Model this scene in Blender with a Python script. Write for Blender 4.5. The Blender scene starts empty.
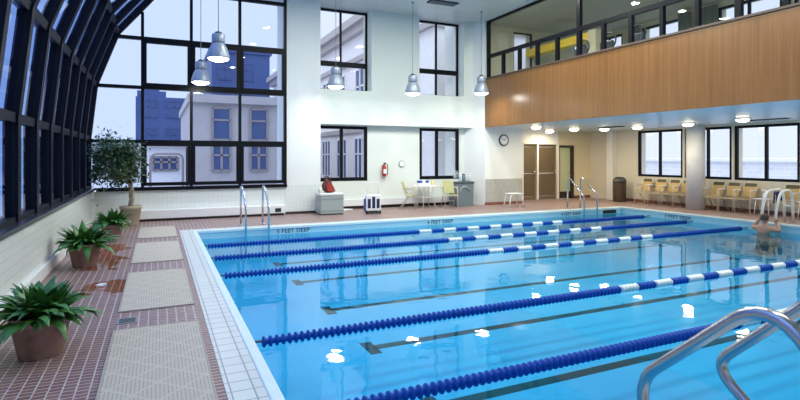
import bpy, bmesh, math, random
from mathutils import Vector, Matrix
R = math.radians
PI = math.pi
random.seed(7)
SC = bpy.context.scene
COL = SC.collection

# ------------------------------------------------------------------ camera
cd = bpy.data.cameras.new('camera')
cam = bpy.data.objects.new('camera', cd)
COL.objects.link(cam)
cam.location = (0, 0, 1.6)
cam.rotation_euler = (R(90), 0, R(-24.96))
cd.sensor_width = 36
cd.lens = 23.4
cd.shift_y = -0.05375
cd.clip_start = 0.02
SC.camera = cam

# ------------------------------------------------------------------ world, exposure
w = bpy.data.worlds.new('overcast_sky')
SC.world = w
w.use_nodes = True
nt = w.node_tree
nt.nodes.clear()
wo = nt.nodes.new('ShaderNodeOutputWorld')
wb = nt.nodes.new('ShaderNodeBackground')
tc = nt.nodes.new('ShaderNodeTexCoord')
sx = nt.nodes.new('ShaderNodeSeparateXYZ')
rp = nt.nodes.new('ShaderNodeValToRGB')
rp.color_ramp.elements[0].position = 0.35
rp.color_ramp.elements[0].color = (0.76, 0.84, 1.0, 1)
rp.color_ramp.elements[1].position = 1.0
rp.color_ramp.elements[1].color = (2.6, 2.75, 3.0, 1)
nt.links.new(tc.outputs['Generated'], sx.inputs[0])
nt.links.new(sx.outputs['Z'], rp.inputs[0])
nt.links.new(rp.outputs[0], wb.inputs['Color'])
wb.inputs['Strength'].default_value = 0.95
nt.links.new(wb.outputs[0], wo.inputs[0])

SC.view_settings.view_transform = 'Standard'
SC.view_settings.look = 'None'
SC.view_settings.gamma = 1
SC.view_settings.use_curve_mapping = False
SC.view_settings.exposure = 0.28
SC.cycles.use_denoising = True
SC.cycles.max_bounces = 10
SC.cycles.transparent_max_bounces = 24
SC.cycles.caustics_reflective = False
SC.cycles.caustics_refractive = False
SC.cycles.sample_clamp_indirect = 6

# area lights added to brighten the hall, set overhead out of view
def area(name, loc, size, sizey, power, color=(1, 1, 1), rot=(0, 0, 0)):
    l = bpy.data.lights.new(name, 'AREA')
    l.shape = 'RECTANGLE'
    l.size = size
    l.size_y = sizey
    l.energy = power
    l.color = color
    o = bpy.data.objects.new(name, l)
    o.location = loc
    o.rotation_euler = rot
    COL.objects.link(o)
    return o
CEIL = 6.12
FILL_XY = [(x, y) for x in (3.4, 5.4, 7.4, 9.2) for y in (2.0, 5.0, 8.0, 10.8)]
for x, y in FILL_XY:
    area('hall_fill_light', (x, y, CEIL - 0.055), 0.24, 0.24, 62 if y > 6 else 40, (1.0, 1.0, 0.91)).data.shape = 'DISK'
for y in (1.5, 4.5, 7.5, 10.5, 13.2):
    area('gallery_fill_light', (10.22, y, 6.30), 0.12, 1.6, 26, (1.0, 0.95, 0.75), (0, R(-25), 0))  # added fill strips for the gallery, hidden behind the head beam

# ------------------------------------------------------------------ materials
MATS = {}
def new_mat(name):
    m = bpy.data.materials.new(name)
    m.use_nodes = True
    n = m.node_tree
    b = n.nodes['Principled BSDF']
    return m, n, b
def N(nt, t, **kw):
    n = nt.nodes.new(t)
    for k, v in kw.items():
        setattr(n, k, v)
    return n
def L(nt, a, b):
    nt.links.new(a, b)
def plain(name, col, rough=0.5, metal=0.0, var=0.06, scale=8.0, bump=0.0, spec=None):
    """a principled surface with faint noise mottling"""
    if name in MATS:
        return MATS[name]
    m, n, b = new_mat(name)
    ge = N(n, 'ShaderNodeTexCoord')
    no = N(n, 'ShaderNodeTexNoise')
    no.inputs['Scale'].default_value = scale
    no.inputs['Detail'].default_value = 3
    L(n, ge.outputs['Object'], no.inputs['Vector'])
    mx = N(n, 'ShaderNodeMix', data_type='RGBA')
    mx.inputs[6].default_value = tuple(c * (1 - var) for c in col) + (1,)
    mx.inputs[7].default_value = tuple(min(1, c * (1 + var)) for c in col) + (1,)
    L(n, no.outputs['Fac'], mx.inputs[0])
    L(n, mx.outputs[2], b.inputs['Base Color'])
    b.inputs['Roughness'].default_value = rough
    b.inputs['Metallic'].default_value = metal
    if spec is not None:
        b.inputs['Specular IOR Level'].default_value = spec
    if bump:
        bp = N(n, 'ShaderNodeBump')
        bp.inputs['Strength'].default_value = bump
        bp.inputs['Distance'].default_value = 0.01
        L(n, no.outputs['Fac'], bp.inputs['Height'])
        L(n, bp.outputs[0], b.inputs['Normal'])
    MATS[name] = m
    return m
def tiled(name, c1, c2, mortar, bw, bh, ms, axes='XZ', rough=0.3, offset=0.5, bump=0.3):
    """brick texture laid on two world axes"""
    m, n, b = new_mat(name)
    ge = N(n, 'ShaderNodeNewGeometry')
    sp = N(n, 'ShaderNodeSeparateXYZ')
    cb = N(n, 'ShaderNodeCombineXYZ')
    L(n, ge.outputs['Position'], sp.inputs[0])
    L(n, sp.outputs[axes[0]], cb.inputs[0])
    L(n, sp.outputs[axes[1]], cb.inputs[1])
    br = N(n, 'ShaderNodeTexBrick')
    br.offset = offset
    br.inputs['Color1'].default_value = c1 + (1,)
    br.inputs['Color2'].default_value = c2 + (1,)
    br.inputs['Mortar'].default_value = mortar + (1,)
    br.inputs['Scale'].default_value = 1
    br.inputs['Mortar Size'].default_value = ms
    br.inputs['Mortar Smooth'].default_value = 0.2
    br.inputs['Brick Width'].default_value = bw
    br.inputs['Row Height'].default_value = bh
    L(n, cb.outputs[0], br.inputs['Vector'])
    L(n, br.outputs['Color'], b.inputs['Base Color'])
    b.inputs['Roughness'].default_value = rough
    if bump:
        bp = N(n, 'ShaderNodeBump')
        bp.invert = True
        bp.inputs['Strength'].default_value = bump
        bp.inputs['Distance'].default_value = 0.004
        L(n, br.outputs['Fac'], bp.inputs['Height'])
        L(n, bp.outputs[0], b.inputs['Normal'])
    MATS[name] = m
    return m, n, b, br, cb
def emit(name, col, s):
    m = bpy.data.materials.new(name)
    m.use_nodes = True
    n = m.node_tree
    n.nodes.clear()
    o = N(n, 'ShaderNodeOutputMaterial')
    e = N(n, 'ShaderNodeEmission')
    e.inputs[0].default_value = col + (1,)
    e.inputs[1].default_value = s
    L(n, e.outputs[0], o.inputs[0])
    return m
def two_sided(n, f, ior):
    """the same reflectance from both faces of a single sheet"""
    g = N(n, 'ShaderNodeNewGeometry')
    q = N(n, 'ShaderNodeMapRange')
    q.inputs[3].default_value = ior
    q.inputs[4].default_value = 1 / ior
    L(n, g.outputs['Backfacing'], q.inputs[0])
    L(n, q.outputs[0], f.inputs['IOR'])
def glass(name, tint, ior=1.45, rough=0.0, refl=1.0):
    """thin pane: tinted transmission plus a Fresnel reflection"""
    m = bpy.data.materials.new(name)
    m.use_nodes = True
    n = m.node_tree
    n.nodes.clear()
    o = N(n, 'ShaderNodeOutputMaterial')
    t = N(n, 'ShaderNodeBsdfTransparent')
    t.inputs[0].default_value = tint + (1,)
    g = N(n, 'ShaderNodeBsdfGlossy')
    g.inputs['Roughness'].default_value = rough
    f = N(n, 'ShaderNodeFresnel')
    two_sided(n, f, ior)
    x = N(n, 'ShaderNodeMixShader')
    ml = N(n, 'ShaderNodeMath', operation='MULTIPLY')
    ml.inputs[1].default_value = refl
    L(n, f.outputs[0], ml.inputs[0])
    L(n, ml.outputs[0], x.inputs[0])
    L(n, t.outputs[0], x.inputs[1])
    L(n, g.outputs[0], x.inputs[2])
    L(n, x.outputs[0], o.inputs[0])
    return m

M_white = plain('white_wall_paint', (0.74, 0.80, 0.75), 0.6, var=0.02, scale=2)
M_pier = plain('pier_paint', (0.80, 0.83, 0.81), 0.55, var=0.02, scale=2)
M_cream = plain('cream_wall_paint', (0.80, 0.70, 0.48), 0.6, var=0.03, scale=2)
M_soffit = plain('soffit_paint', (0.60, 0.70, 0.75), 0.35, var=0.02, scale=2)
M_column = plain('column_paint', (0.70, 0.71, 0.73), 0.4, var=0.02)
M_black = plain('dark_bronze_metal', (0.007, 0.008, 0.011), 0.4, 0.0, spec=0.12)
M_rib = plain('dark_rib_metal', (0.006, 0.007, 0.012), 0.45, 0.0, spec=0.12)
M_sill = plain('dark_sill_stone', (0.030, 0.034, 0.045), 0.25)
M_steel = plain('polished_steel', (0.66, 0.67, 0.69), 0.16, 1.0, var=0.03)
M_steel2 = plain('brushed_rail_steel', (0.48, 0.47, 0.48), 0.24, 1.0, var=0.05)
M_whiteenamel = plain('white_enamel', (0.82, 0.84, 0.85), 0.3, var=0.02)
M_lampgrey = plain('lamp_grey', (0.33, 0.38, 0.46), 0.35, 0.2)
M_cord = plain('cord_grey', (0.25, 0.28, 0.32), 0.6)
M_darkbase = plain('dark_baseboard', (0.035, 0.025, 0.022), 0.5)
M_redbase = plain('red_tile_base', (0.22, 0.09, 0.065), 0.4)
M_tan = plain('tan_vinyl', (0.52, 0.36, 0.15), 0.55, var=0.06, scale=30)
M_olive = plain('dark_olive_vinyl', (0.085, 0.075, 0.035), 0.55)
M_chairframe = plain('cream_tube', (0.70, 0.66, 0.52), 0.35)
M_greencloth = plain('pale_green_vinyl', (0.42, 0.42, 0.19), 0.55)
M_grey = plain('grey_plastic', (0.36, 0.42, 0.42), 0.45)
M_greylid = plain('pale_lid_plastic', (0.72, 0.76, 0.73), 0.4)
M_bin = plain('slate_plastic', (0.16, 0.21, 0.24), 0.4)
M_blue = plain('royal_blue_plastic', (0.02, 0.07, 0.42), 0.35)
M_navy = plain('navy_plastic', (0.012, 0.02, 0.07), 0.4)
M_red = plain('red_cloth', (0.36, 0.035, 0.03), 0.8, var=0.2)
M_maroon = plain('brown_maroon_cloth', (0.10, 0.035, 0.025), 0.8, var=0.2)
M_extred = plain('extinguisher_red', (0.45, 0.02, 0.015), 0.3)
M_brown = plain('louver_brown', (0.17, 0.125, 0.075), 0.55)
M_brownbin = plain('brown_bin', (0.14, 0.105, 0.075), 0.4, 0.3)
M_doorgreen = plain('pale_green_door', (0.52, 0.56, 0.36), 0.4)
M_doorframe = plain('dark_door_frame', (0.03, 0.022, 0.02), 0.4)
M_trimwhite = plain('white_trim', (0.82, 0.82, 0.80), 0.45, var=0.02)
M_pot = plain('terracotta_pot', (0.27, 0.165, 0.15), 0.65, var=0.95, scale=6, bump=0.3)
M_potbeige = plain('beige_pot', (0.42, 0.36, 0.27), 0.65, var=0.12, scale=10)
M_soil = plain('potting_soil', (0.035, 0.025, 0.018), 0.9, bump=0.5, scale=60)
M_leaf = plain('dark_leaf', (0.06, 0.19, 0.04), 0.4, var=0.7, scale=9)
M_leaf2 = plain('ficus_leaf', (0.025, 0.075, 0.02), 0.45, var=0.6, scale=5)
M_bark = plain('ficus_bark', (0.34, 0.29, 0.22), 0.8, var=0.3, scale=25, bump=0.5)
M_yellow = plain('yellow_bulkhead_paint', (0.85, 0.62, 0.05), 0.5)
M_curtain = plain('grey_green_curtain', (0.25, 0.28, 0.23), 0.8, var=0.1)
M_galwall = plain('gallery_wall_paint', (0.50, 0.50, 0.36), 0.6)
M_galceil = plain('gallery_ceiling_paint', (0.46, 0.46, 0.36), 0.7)
M_machine = plain('machine_dark', (0.04, 0.045, 0.045), 0.4)
M_skin = plain('skin', (0.48, 0.27, 0.18), 0.5, var=0.06)
M_hair = plain('dark_hair', (0.05, 0.035, 0.028), 0.6)
M_swim = plain('grey_swimwear', (0.14, 0.14, 0.15), 0.7)
M_ropeblue = plain('rope_blue', (0.002, 0.06, 0.36), 0.4, var=0.1, spec=0.25)
M_ropewhite = plain('rope_white', (0.68, 0.74, 0.74), 0.4, var=0.05)
M_cable = plain('rope_cable', (0.10, 0.16, 0.20), 0.5)
M_mark = plain('marking_black', (0.012, 0.02, 0.035), 0.5)
M_lane = plain('lane_line_tile', (0.003, 0.014, 0.022), 0.4)
M_paper = plain('white_paper', (0.85, 0.86, 0.88), 0.7)
M_vent = plain('vent_black', (0.015, 0.016, 0.018), 0.6)
M_ventgrey = plain('vent_grey', (0.22, 0.25, 0.27), 0.5)
M_towelblue = plain('blue_towel', (0.02, 0.03, 0.22), 0.9)
M_frost = plain('jar_plastic', (0.55, 0.63, 0.68), 0.3)

G_end = glass('clear_blue_glass', (0.74, 0.83, 1.0), refl=1.0)
G_left = glass('blue_tinted_glass', (0.26, 0.42, 0.86), refl=1.0)
G_clear = glass('clear_glass', (0.90, 0.93, 0.97))
G_right = glass('pale_window_glass', (0.95, 0.97, 1.0))

M_pool, _, _, _, _ = tiled('pool_tile', (0.27, 0.58, 0.74), (0.25, 0.56, 0.73), (0.24, 0.53, 0.70), 0.3, 0.3, 0.004, 'XY', 0.3, 0.0, 0)
M_poolwall, _, _, _, _ = tiled('pool_wall_tile', (0.42, 0.73, 0.84), (0.38, 0.70, 0.82), (0.50, 0.78, 0.86), 0.15, 0.075, 0.005, 'XZ', 0.25, 0.0, 0)
M_coping, _, _, _, _ = tiled('coping_tile', (0.62, 0.66, 0.63), (0.57, 0.62, 0.60), (0.26, 0.30, 0.30), 0.16, 0.15, 0.006, 'YX', 0.35, 0.0, 0.3)
M_bull = plain('bullnose_tile', (0.66, 0.80, 0.82), 0.3)
M_walltile, _, _, _, _ = tiled('white_wall_tile', (0.76, 0.82, 0.79), (0.74, 0.80, 0.77), (0.56, 0.62, 0.60), 0.11, 0.11, 0.004, 'YZ', 0.25, 0.0, 0.2)
M_walltile2, _, _, _, _ = tiled('white_wall_tile_end', (0.78, 0.83, 0.80), (0.76, 0.81, 0.78), (0.66, 0.71, 0.69), 0.11, 0.11, 0.004, 'XZ', 0.25, 0.0, 0.2)
M_wainscot, _, _, _, _ = tiled('grey_wainscot_tile', (0.46, 0.47, 0.43), (0.42, 0.43, 0.40), (0.52, 0.52, 0.48), 0.11, 0.11, 0.004, 'XZ', 0.35, 0.0, 0.2)
M_ceil, _, _, _, _ = tiled('ceiling_tile', (0.66, 0.69, 0.67), (0.64, 0.67, 0.66), (0.55, 0.58, 0.57), 1.2, 0.6, 0.012, 'XY', 0.35, 0.0, 0)

# floor: quarry tile with pale grout, wet red patches
M_floor, n, b, br, cb = tiled('quarry_tile', (0.235, 0.115, 0.095), (0.165, 0.078, 0.068), (0.50, 0.42, 0.40), 0.058, 0.085, 0.006, 'YX', 0.4, 0.5, 0.5)
no = N(n, 'ShaderNodeTexNoise'); no.inputs['Scale'].default_value = 3.0; no.inputs['Detail'].default_value = 5
L(n, cb.outputs[0], no.inputs['Vector'])
wet = None
for (px, py, sx_, sy_) in ((-0.75, 9.2, 0.30, 0.8), (-0.5, 7.35, 0.36, 0.4), (-0.72, 10.35, 0.25, 0.5)):
    mp = N(n, 'ShaderNodeMapping')
    mp.vector_type = 'POINT'
    mp.inputs['Scale'].default_value = (1 / sy_, 1 / sx_, 1)
    mp.inputs['Location'].default_value = (-py / sy_, -px / sx_, 0)
    L(n, cb.outputs[0], mp.inputs['Vector'])
    ln = N(n, 'ShaderNodeVectorMath', operation='LENGTH')
    L(n, mp.outputs[0], ln.inputs[0])
    if wet is None:
        wet = ln.outputs['Value']
    else:
        mn = N(n, 'ShaderNodeMath', operation='MINIMUM')
        L(n, wet, mn.inputs[0]); L(n, ln.outputs['Value'], mn.inputs[1])
        wet = mn.outputs[0]
ad = N(n, 'ShaderNodeMath', operation='ADD'); L(n, wet, ad.inputs[0])
ns = N(n, 'ShaderNodeMath', operation='MULTIPLY_ADD'); ns.inputs[1].default_value = 2.4; ns.inputs[2].default_value = -1.2
L(n, no.outputs['Fac'], ns.inputs[0]); L(n, ns.outputs[0], ad.inputs[1])
rw = N(n, 'ShaderNodeMapRange'); rw.inputs[1].default_value = 0.85; rw.inputs[2].default_value = 1.0
rw.inputs[3].default_value = 1; rw.inputs[4].default_value = 0
L(n, ad.outputs[0], rw.inputs[0])
mx = N(n, 'ShaderNodeMix', data_type='RGBA', blend_type='MULTIPLY')
mx.inputs[7].default_value = (0.95, 0.42, 0.24, 1)
L(n, rw.outputs[0], mx.inputs[0]); L(n, br.outputs['Color'], mx.inputs[6])
n3 = N(n, 'ShaderNodeTexNoise'); n3.inputs['Scale'].default_value = 40
L(n, cb.outputs[0], n3.inputs['Vector'])
m3 = N(n, 'ShaderNodeMix', data_type='RGBA', blend_type='OVERLAY'); m3.inputs[0].default_value = 0.5
L(n, mx.outputs[2], m3.inputs[6]); L(n, n3.outputs['Color'], m3.inputs[7])
hs = N(n, 'ShaderNodeHueSaturation'); hs.inputs['Saturation'].default_value = 0.9
L(n, m3.outputs[2], hs.inputs['Color'])
L(n, hs.outputs[0], b.inputs['Base Color'])
rr = N(n, 'ShaderNodeMapRange'); rr.inputs[3].default_value = 0.42; rr.inputs[4].default_value = 0.1
L(n, rw.outputs[0], rr.inputs[0]); L(n, rr.outputs[0], b.inputs['Roughness'])

# mats: beige lattice with rows of slots
M_mat, n, b, br, cb = tiled('drain_mat', (0.13, 0.11, 0.085), (0.15, 0.13, 0.10), (0.50, 0.45, 0.355), 0.026, 0.034, 0.011, 'XY', 0.7, 0.0, 0.4)
mp = N(n, 'ShaderNodeMapping'); mp.inputs['Rotation'].default_value = (0, 0, R(45))
L(n, cb.outputs[0], mp.inputs['Vector'])
b2 = N(n, 'ShaderNodeTexBrick'); b2.offset = 0
b2.inputs['Scale'].default_value = 1; b2.inputs['Brick Width'].default_value = 0.22; b2.inputs['Row Height'].default_value = 0.22
b2.inputs['Mortar Size'].default_value = 0.012
L(n, mp.outputs[0], b2.inputs['Vector'])
mx = N(n, 'ShaderNodeMix', data_type='RGBA'); mx.inputs[7].default_value = (0.53, 0.475, 0.38, 1)
L(n, b2.outputs['Fac'], mx.inputs[0]); L(n, br.outputs['Color'], mx.inputs[6]); L(n, mx.outputs[2], b.inputs['Base Color'])

# wood veneer with upright grain and panel seams
M_wood, n, b = new_mat('wood_veneer')
ge = N(n, 'ShaderNodeNewGeometry')
mp = N(n, 'ShaderNodeMapping'); mp.inputs['Scale'].default_value = (1, 7, 0.25)
L(n, ge.outputs['Position'], mp.inputs['Vector'])
no = N(n, 'ShaderNodeTexNoise'); no.inputs['Scale'].default_value = 2.2; no.inputs['Detail'].default_value = 8; no.inputs['Roughness'].default_value = 0.65
L(n, mp.outputs[0], no.inputs['Vector'])
rp = N(n, 'ShaderNodeValToRGB')
rp.color_ramp.elements[0].position = 0.3; rp.color_ramp.elements[0].color = (0.19, 0.082, 0.021, 1)
rp.color_ramp.elements[1].position = 0.7; rp.color_ramp.elements[1].color = (0.30, 0.137, 0.038, 1)
L(n, no.outputs['Fac'], rp.inputs[0])
sp = N(n, 'ShaderNodeSeparateXYZ'); L(n, ge.outputs['Position'], sp.inputs[0])
md = N(n, 'ShaderNodeMath', operation='PINGPONG'); md.inputs[1].default_value = 0.61
L(n, sp.outputs['Y'], md.inputs[0])
lt = N(n, 'ShaderNodeMath', operation='LESS_THAN'); lt.inputs[1].default_value = 0.005
L(n, md.outputs[0], lt.inputs[0])
mx = N(n, 'ShaderNodeMix', data_type='RGBA'); mx.inputs[7].default_value = (0.22, 0.11, 0.05, 1)
L(n, lt.outputs[0], mx.inputs[0]); L(n, rp.outputs[0], mx.inputs[6]); L(n, mx.outputs[2], b.inputs['Base Color'])
b.inputs['Roughness'].default_value = 0.28

# water: clear tinted surface with Fresnel reflection and slight ripples
M_water = bpy.data.materials.new('pool_water')
M_water.use_nodes = True
n = M_water.node_tree
n.nodes.clear()
o_ = N(n, 'ShaderNodeOutputMaterial')
t_ = N(n, 'ShaderNodeBsdfTransparent'); t_.inputs[0].default_value = (0.32, 0.78, 0.95, 1)
g_ = N(n, 'ShaderNodeBsdfGlossy'); g_.inputs['Roughness'].default_value = 0.015
f_ = N(n, 'ShaderNodeFresnel'); two_sided(n, f_, 1.33)
x_ = N(n, 'ShaderNodeMixShader')
ge = N(n, 'ShaderNodeNewGeometry')
n1 = N(n, 'ShaderNodeTexNoise'); n1.inputs['Scale'].default_value = 1.6; n1.inputs['Detail'].default_value = 2
L(n, ge.outputs['Position'], n1.inputs['Vector'])
bp = N(n, 'ShaderNodeBump'); bp.inputs['Strength'].default_value = 0.10; bp.inputs['Distance'].default_value = 0.05
n2 = N(n, 'ShaderNodeTexNoise'); n2.inputs['Scale'].default_value = 7; n2.inputs['Detail'].default_value = 1
L(n, ge.outputs['Position'], n2.inputs['Vector'])
na = N(n, 'ShaderNodeMath', operation='MULTIPLY_ADD'); na.inputs[1].default_value = 0.16
L(n, n2.outputs['Fac'], na.inputs[0]); L(n, n1.outputs['Fac'], na.inputs[2])
L(n, na.outputs[0], bp.inputs['Height'])
L(n, bp.outputs[0], g_.inputs['Normal']); L(n, bp.outputs[0], f_.inputs['Normal'])
L(n, f_.outputs[0], x_.inputs[0]); L(n, t_.outputs[0], x_.inputs[1]); L(n, g_.outputs[0], x_.inputs[2])
L(n, x_.outputs[0], o_.inputs[0])

E_pend = emit('pendant_glow', (1.0, 0.98, 0.95), 14)
E_soff = emit('soffit_lamp_glow', (1.0, 0.86, 0.58), 12)

# ------------------------------------------------------------------ mesh helpers
class MB:
    def __init__(s):
        s.bm = bmesh.new()
    def box(s, x0, x1, y0, y1, z0, z1, bev=0.0):
        t = bmesh.new() if bev else s.bm
        vs = [t.verts.new(p) for p in ((x0, y0, z0), (x1, y0, z0), (x1, y1, z0), (x0, y1, z0), (x0, y0, z1), (x1, y0, z1), (x1, y1, z1), (x0, y1, z1))]
        for f in ((3, 2, 1, 0), (4, 5, 6, 7), (0, 1, 5, 4), (1, 2, 6, 5), (2, 3, 7, 6), (3, 0, 4, 7)):
            t.faces.new([vs[i] for i in f])
        if bev:
            bmesh.ops.bevel(t, geom=list(t.edges), offset=bev, segments=2, profile=0.5, affect='EDGES')
            s.merge(t)
        return s
    def merge(s, t):
        me = bpy.data.meshes.new('tmp')
        t.to_mesh(me); t.free()
        s.bm.from_mesh(me)
        bpy.data.meshes.remove(me)
    def tube(s, pts, r, seg=10, cap=True, smooth=True):
        pts = [Vector(p) for p in pts]
        rs = r if isinstance(r, (list, tuple)) else [r] * len(pts)
        rings = []
        up = None
        for i, p in enumerate(pts):
            d = (pts[min(i + 1, len(pts) - 1)] - pts[max(i - 1, 0)]).normalized()
            if up is None:
                up = Vector((0, 0, 1)) if abs(d.z) < 0.9 else Vector((0, 1, 0))
            a = d.cross(up)
            if a.length < 1e-4:
                a = d.cross(Vector((1, 0, 0)))
            a.normalize()
            bb = a.cross(d).normalized()
            up = bb
            rings.append([s.bm.verts.new(p + (a * math.cos(2 * PI * k / seg) + bb * math.sin(2 * PI * k / seg)) * rs[i]) for k in range(seg)])
        for i in range(len(rings) - 1):
            for k in range(seg):
                f = s.bm.faces.new((rings[i][k], rings[i][(k + 1) % seg], rings[i + 1][(k + 1) % seg], rings[i + 1][k]))
                f.smooth = smooth
        if cap:
            s.bm.faces.new(rings[0][::-1]); s.bm.faces.new(rings[-1])
        return s
    def lathe(s, prof, c=(0, 0, 0), seg=24, axis='Z', smooth=True, squash=(1, 1)):
        rings = []
        for r, h in prof:
            ring = []
            for k in range(seg):
                a = 2 * PI * k / seg
                u, v = r * math.cos(a) * squash[0], r * math.sin(a) * squash[1]
                if axis == 'Z': p = (c[0] + u, c[1] + v, c[2] + h)
                elif axis == 'X': p = (c[0] + h, c[1] + u, c[2] + v)
                else: p = (c[0] + u, c[1] + h, c[2] + v)
                ring.append(s.bm.verts.new(p))
            rings.append(ring)
        for i in range(len(rings) - 1):
            for k in range(seg):
                f = s.bm.faces.new((rings[i][k], rings[i][(k + 1) % seg], rings[i + 1][(k + 1) % seg], rings[i + 1][k]))
                f.smooth = smooth
        if prof[0][0] > 1e-4: s.bm.faces.new(rings[0][::-1])
        if prof[-1][0] > 1e-4: s.bm.faces.new(rings[-1])
        return s
    def prism(s, poly, z0, z1, axis='Z'):
        """extrude a 2-D outline; axis Z: (x,y), X: (y,z), Y: (x,z)"""
        def P(p, h):
            return {'Z': (p[0], p[1], h), 'X': (h, p[0], p[1]), 'Y': (p[0], h, p[1])}[axis]
        a = [s.bm.verts.new(P(p, z0)) for p in poly]
        b_ = [s.bm.verts.new(P(p, z1)) for p in poly]
        s.bm.faces.new(a[::-1]); s.bm.faces.new(b_)
        for i in range(len(poly)):
            j = (i + 1) % len(poly)
            s.bm.faces.new((a[i], a[j], b_[j], b_[i]))
        return s
    def build(s, name, mat, parent=None, loc=(0, 0, 0), rot=(0, 0, 0)):
        bmesh.ops.recalc_face_normals(s.bm, faces=list(s.bm.faces))
        me = bpy.data.meshes.new(name)
        s.bm.to_mesh(me); s.bm.free()
        me.materials.append(mat)
        o = bpy.data.objects.new(name, me)
        COL.objects.link(o)
        o.location = loc
        o.rotation_euler = rot
        if parent: o.parent = parent
        return o
def tag(o, label=None, cat=None, group=None, kind=None):
    if label: o['label'] = label
    if cat: o['category'] = cat
    if group: o['group'] = group
    if kind: o['kind'] = kind
    return o
def thing(name, label, cat, loc=(0, 0, 0), rz=0.0, group=None, kind=None):
    o = bpy.data.objects.new(name, None)
    COL.objects.link(o)
    o.empty_display_size = 0.1
    o.location = loc
    o.rotation_euler = (0, 0, rz)
    return tag(o, label, cat, group, kind)
def dup(root, loc, rz=None, label=None, group=None):
    r = root.copy(); COL.objects.link(r)
    r.location = loc
    if rz is not None: r.rotation_euler = (0, 0, rz)
    if label: r['label'] = label
    if group: r['group'] = group
    for ch in list(root.children):
        c = ch.copy(); COL.objects.link(c); c.parent = r
        for g in list(ch.children):
            d = g.copy(); COL.objects.link(d); d.parent = c
    return r
def struct(o, label, cat):
    return tag(o, label, cat, kind='structure')
def arc(pts, rad, n=6):
    """round the inner corners of a polyline"""
    pts = [Vector(p) for p in pts]
    out = [pts[0]]
    for i in range(1, len(pts) - 1):
        a, b_, c = pts[i - 1], pts[i], pts[i + 1]
        r = rad[i - 1] if isinstance(rad, (list, tuple)) else rad
        r = min(r, (a - b_).length * 0.49, (c - b_).length * 0.49)
        p = b_ + (a - b_).normalized() * r
        q = b_ + (c - b_).normalized() * r
        for k in range(n + 1):
            t = k / n
            out.append(p * (1 - t) ** 2 + b_ * 2 * t * (1 - t) + q * t * t)
    out.append(pts[-1])
    return out

# ------------------------------------------------------------------ dimensions
XL, YB, XR, YF = -1.40, 14.5, 15.5, -2.0           # left parapet face, end wall, right wall, near wall
PX0, PX1, PY0, PY1 = 0.74, 13.35, 1.55, 12.0       # pool opening
WZ, PZ = -0.18, -0.70                              # water level, apparent pool floor
SOF = 2.58

# ------------------------------------------------------------------ floor, pool
c0x, c1x, c0y, c1y = 0.42, 13.67, 1.23, 12.32      # outer edge of the coping
m = MB()
m.box(-1.9, c0x, YF, 16.0, -0.2, 0); m.box(c1x, 16.0, YF, 16.0, -0.2, 0)
m.box(c0x, c1x, YF, c0y, -0.2, 0); m.box(c0x, c1x, c1y, 16.0, -0.2, 0)
struct(m.build('floor', M_floor), 'red brown quarry tile pool deck with pale grout', 'floor')
cp = thing('pool_coping', 'white tile coping bordering the swimming pool', 'pool edge', kind='structure')
m = MB()
m.box(c0x, PX0 - 0.07, c0y, c1y, -0.17, 0.004); m.box(PX1 + 0.07, c1x, c0y, c1y, -0.17, 0.004)
m.box(PX0 - 0.07, PX1 + 0.07, c0y, PY0 - 0.07, -0.17, 0.004); m.box(PX0 - 0.07, PX1 + 0.07, PY1 + 0.07, c1y, -0.17, 0.004)
m.build('coping_tiles', M_coping, cp)
m = MB()
for (xa, xb, ya, yb) in ((PX0 - 0.07, PX0 + 0.02, PY0 - 0.07, PY1 + 0.07), (PX1 - 0.02, PX1 + 0.07, PY0 - 0.07, PY1 + 0.07),
                         (PX0 + 0.02, PX1 - 0.02, PY0 - 0.07, PY0 + 0.02), (PX0 + 0.02, PX1 - 0.02, PY1 - 0.02, PY1 + 0.07)):
    m.box(xa, xb, ya, yb, -0.055, 0.012, 0.012)
m.build('bullnose', M_bull, cp)
bs = thing('pool_basin', 'pale blue tiled swimming pool basin with dark lane lines', 'pool', kind='structure')
m = MB(); m.box(PX0 - 0.1, PX1 + 0.1, PY0 - 0.1, PY1 + 0.1, PZ - 0.1, PZ); m.build('basin_floor', M_pool, bs)
m = MB()
m.box(PX0 - 0.1, PX0, PY0 - 0.1, PY1 + 0.1, PZ, -0.055); m.box(PX1, PX1 + 0.1, PY0 - 0.1, PY1 + 0.1, PZ, -0.055)
m.box(PX0, PX1, PY0 - 0.1, PY0, PZ, -0.055); m.box(PX0, PX1, PY1, PY1 + 0.1, PZ, -0.055)
m.build('basin_wall', M_poolwall, bs)
for ly in (11.2, 9.42, 7.52, 5.82, 4.2, 2.6):
    m = MB()
    m.box(2.35, 11.8, ly - 0.065, ly + 0.065, PZ, PZ + 0.004)
    m.box(2.25, 2.39, ly - 0.20, ly + 0.20, PZ, PZ + 0.004); m.box(11.76, 11.9, ly - 0.20, ly + 0.20, PZ, PZ + 0.004)
    m.build('lane_line', M_lane, bs)
def text(body, size, loc, rot, parent, name='depth_marking', mat=None, ext=0.002):
    cu = bpy.data.curves.new(name, 'FONT')
    cu.body = body; cu.size = size; cu.align_x = 'CENTER'; cu.align_y = 'CENTER'; cu.extrude = ext
    cu.space_character = 1.1
    o = bpy.data.objects.new(name, cu)
    cu.materials.append(mat or M_mark)
    COL.objects.link(o)
    bpy.context.view_layer.update()
    me = bpy.data.meshes.new_from_object(o.evaluated_get(bpy.context.evaluated_depsgraph_get()))
    bpy.data.objects.remove(o)
    o = bpy.data.objects.new(name, me)
    COL.objects.link(o); o.location = loc; o.rotation_euler = rot
    if parent: o.parent = parent
    return o
for x, s_ in ((2.85, '5 FEET DEEP'), (6.75, '4 FEET DEEP'), (11.25, '4 FEET DEEP')):
    text(s_, 0.13, (x, PY1 - 0.006, -0.112), (R(90), 0, 0), bs)
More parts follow.
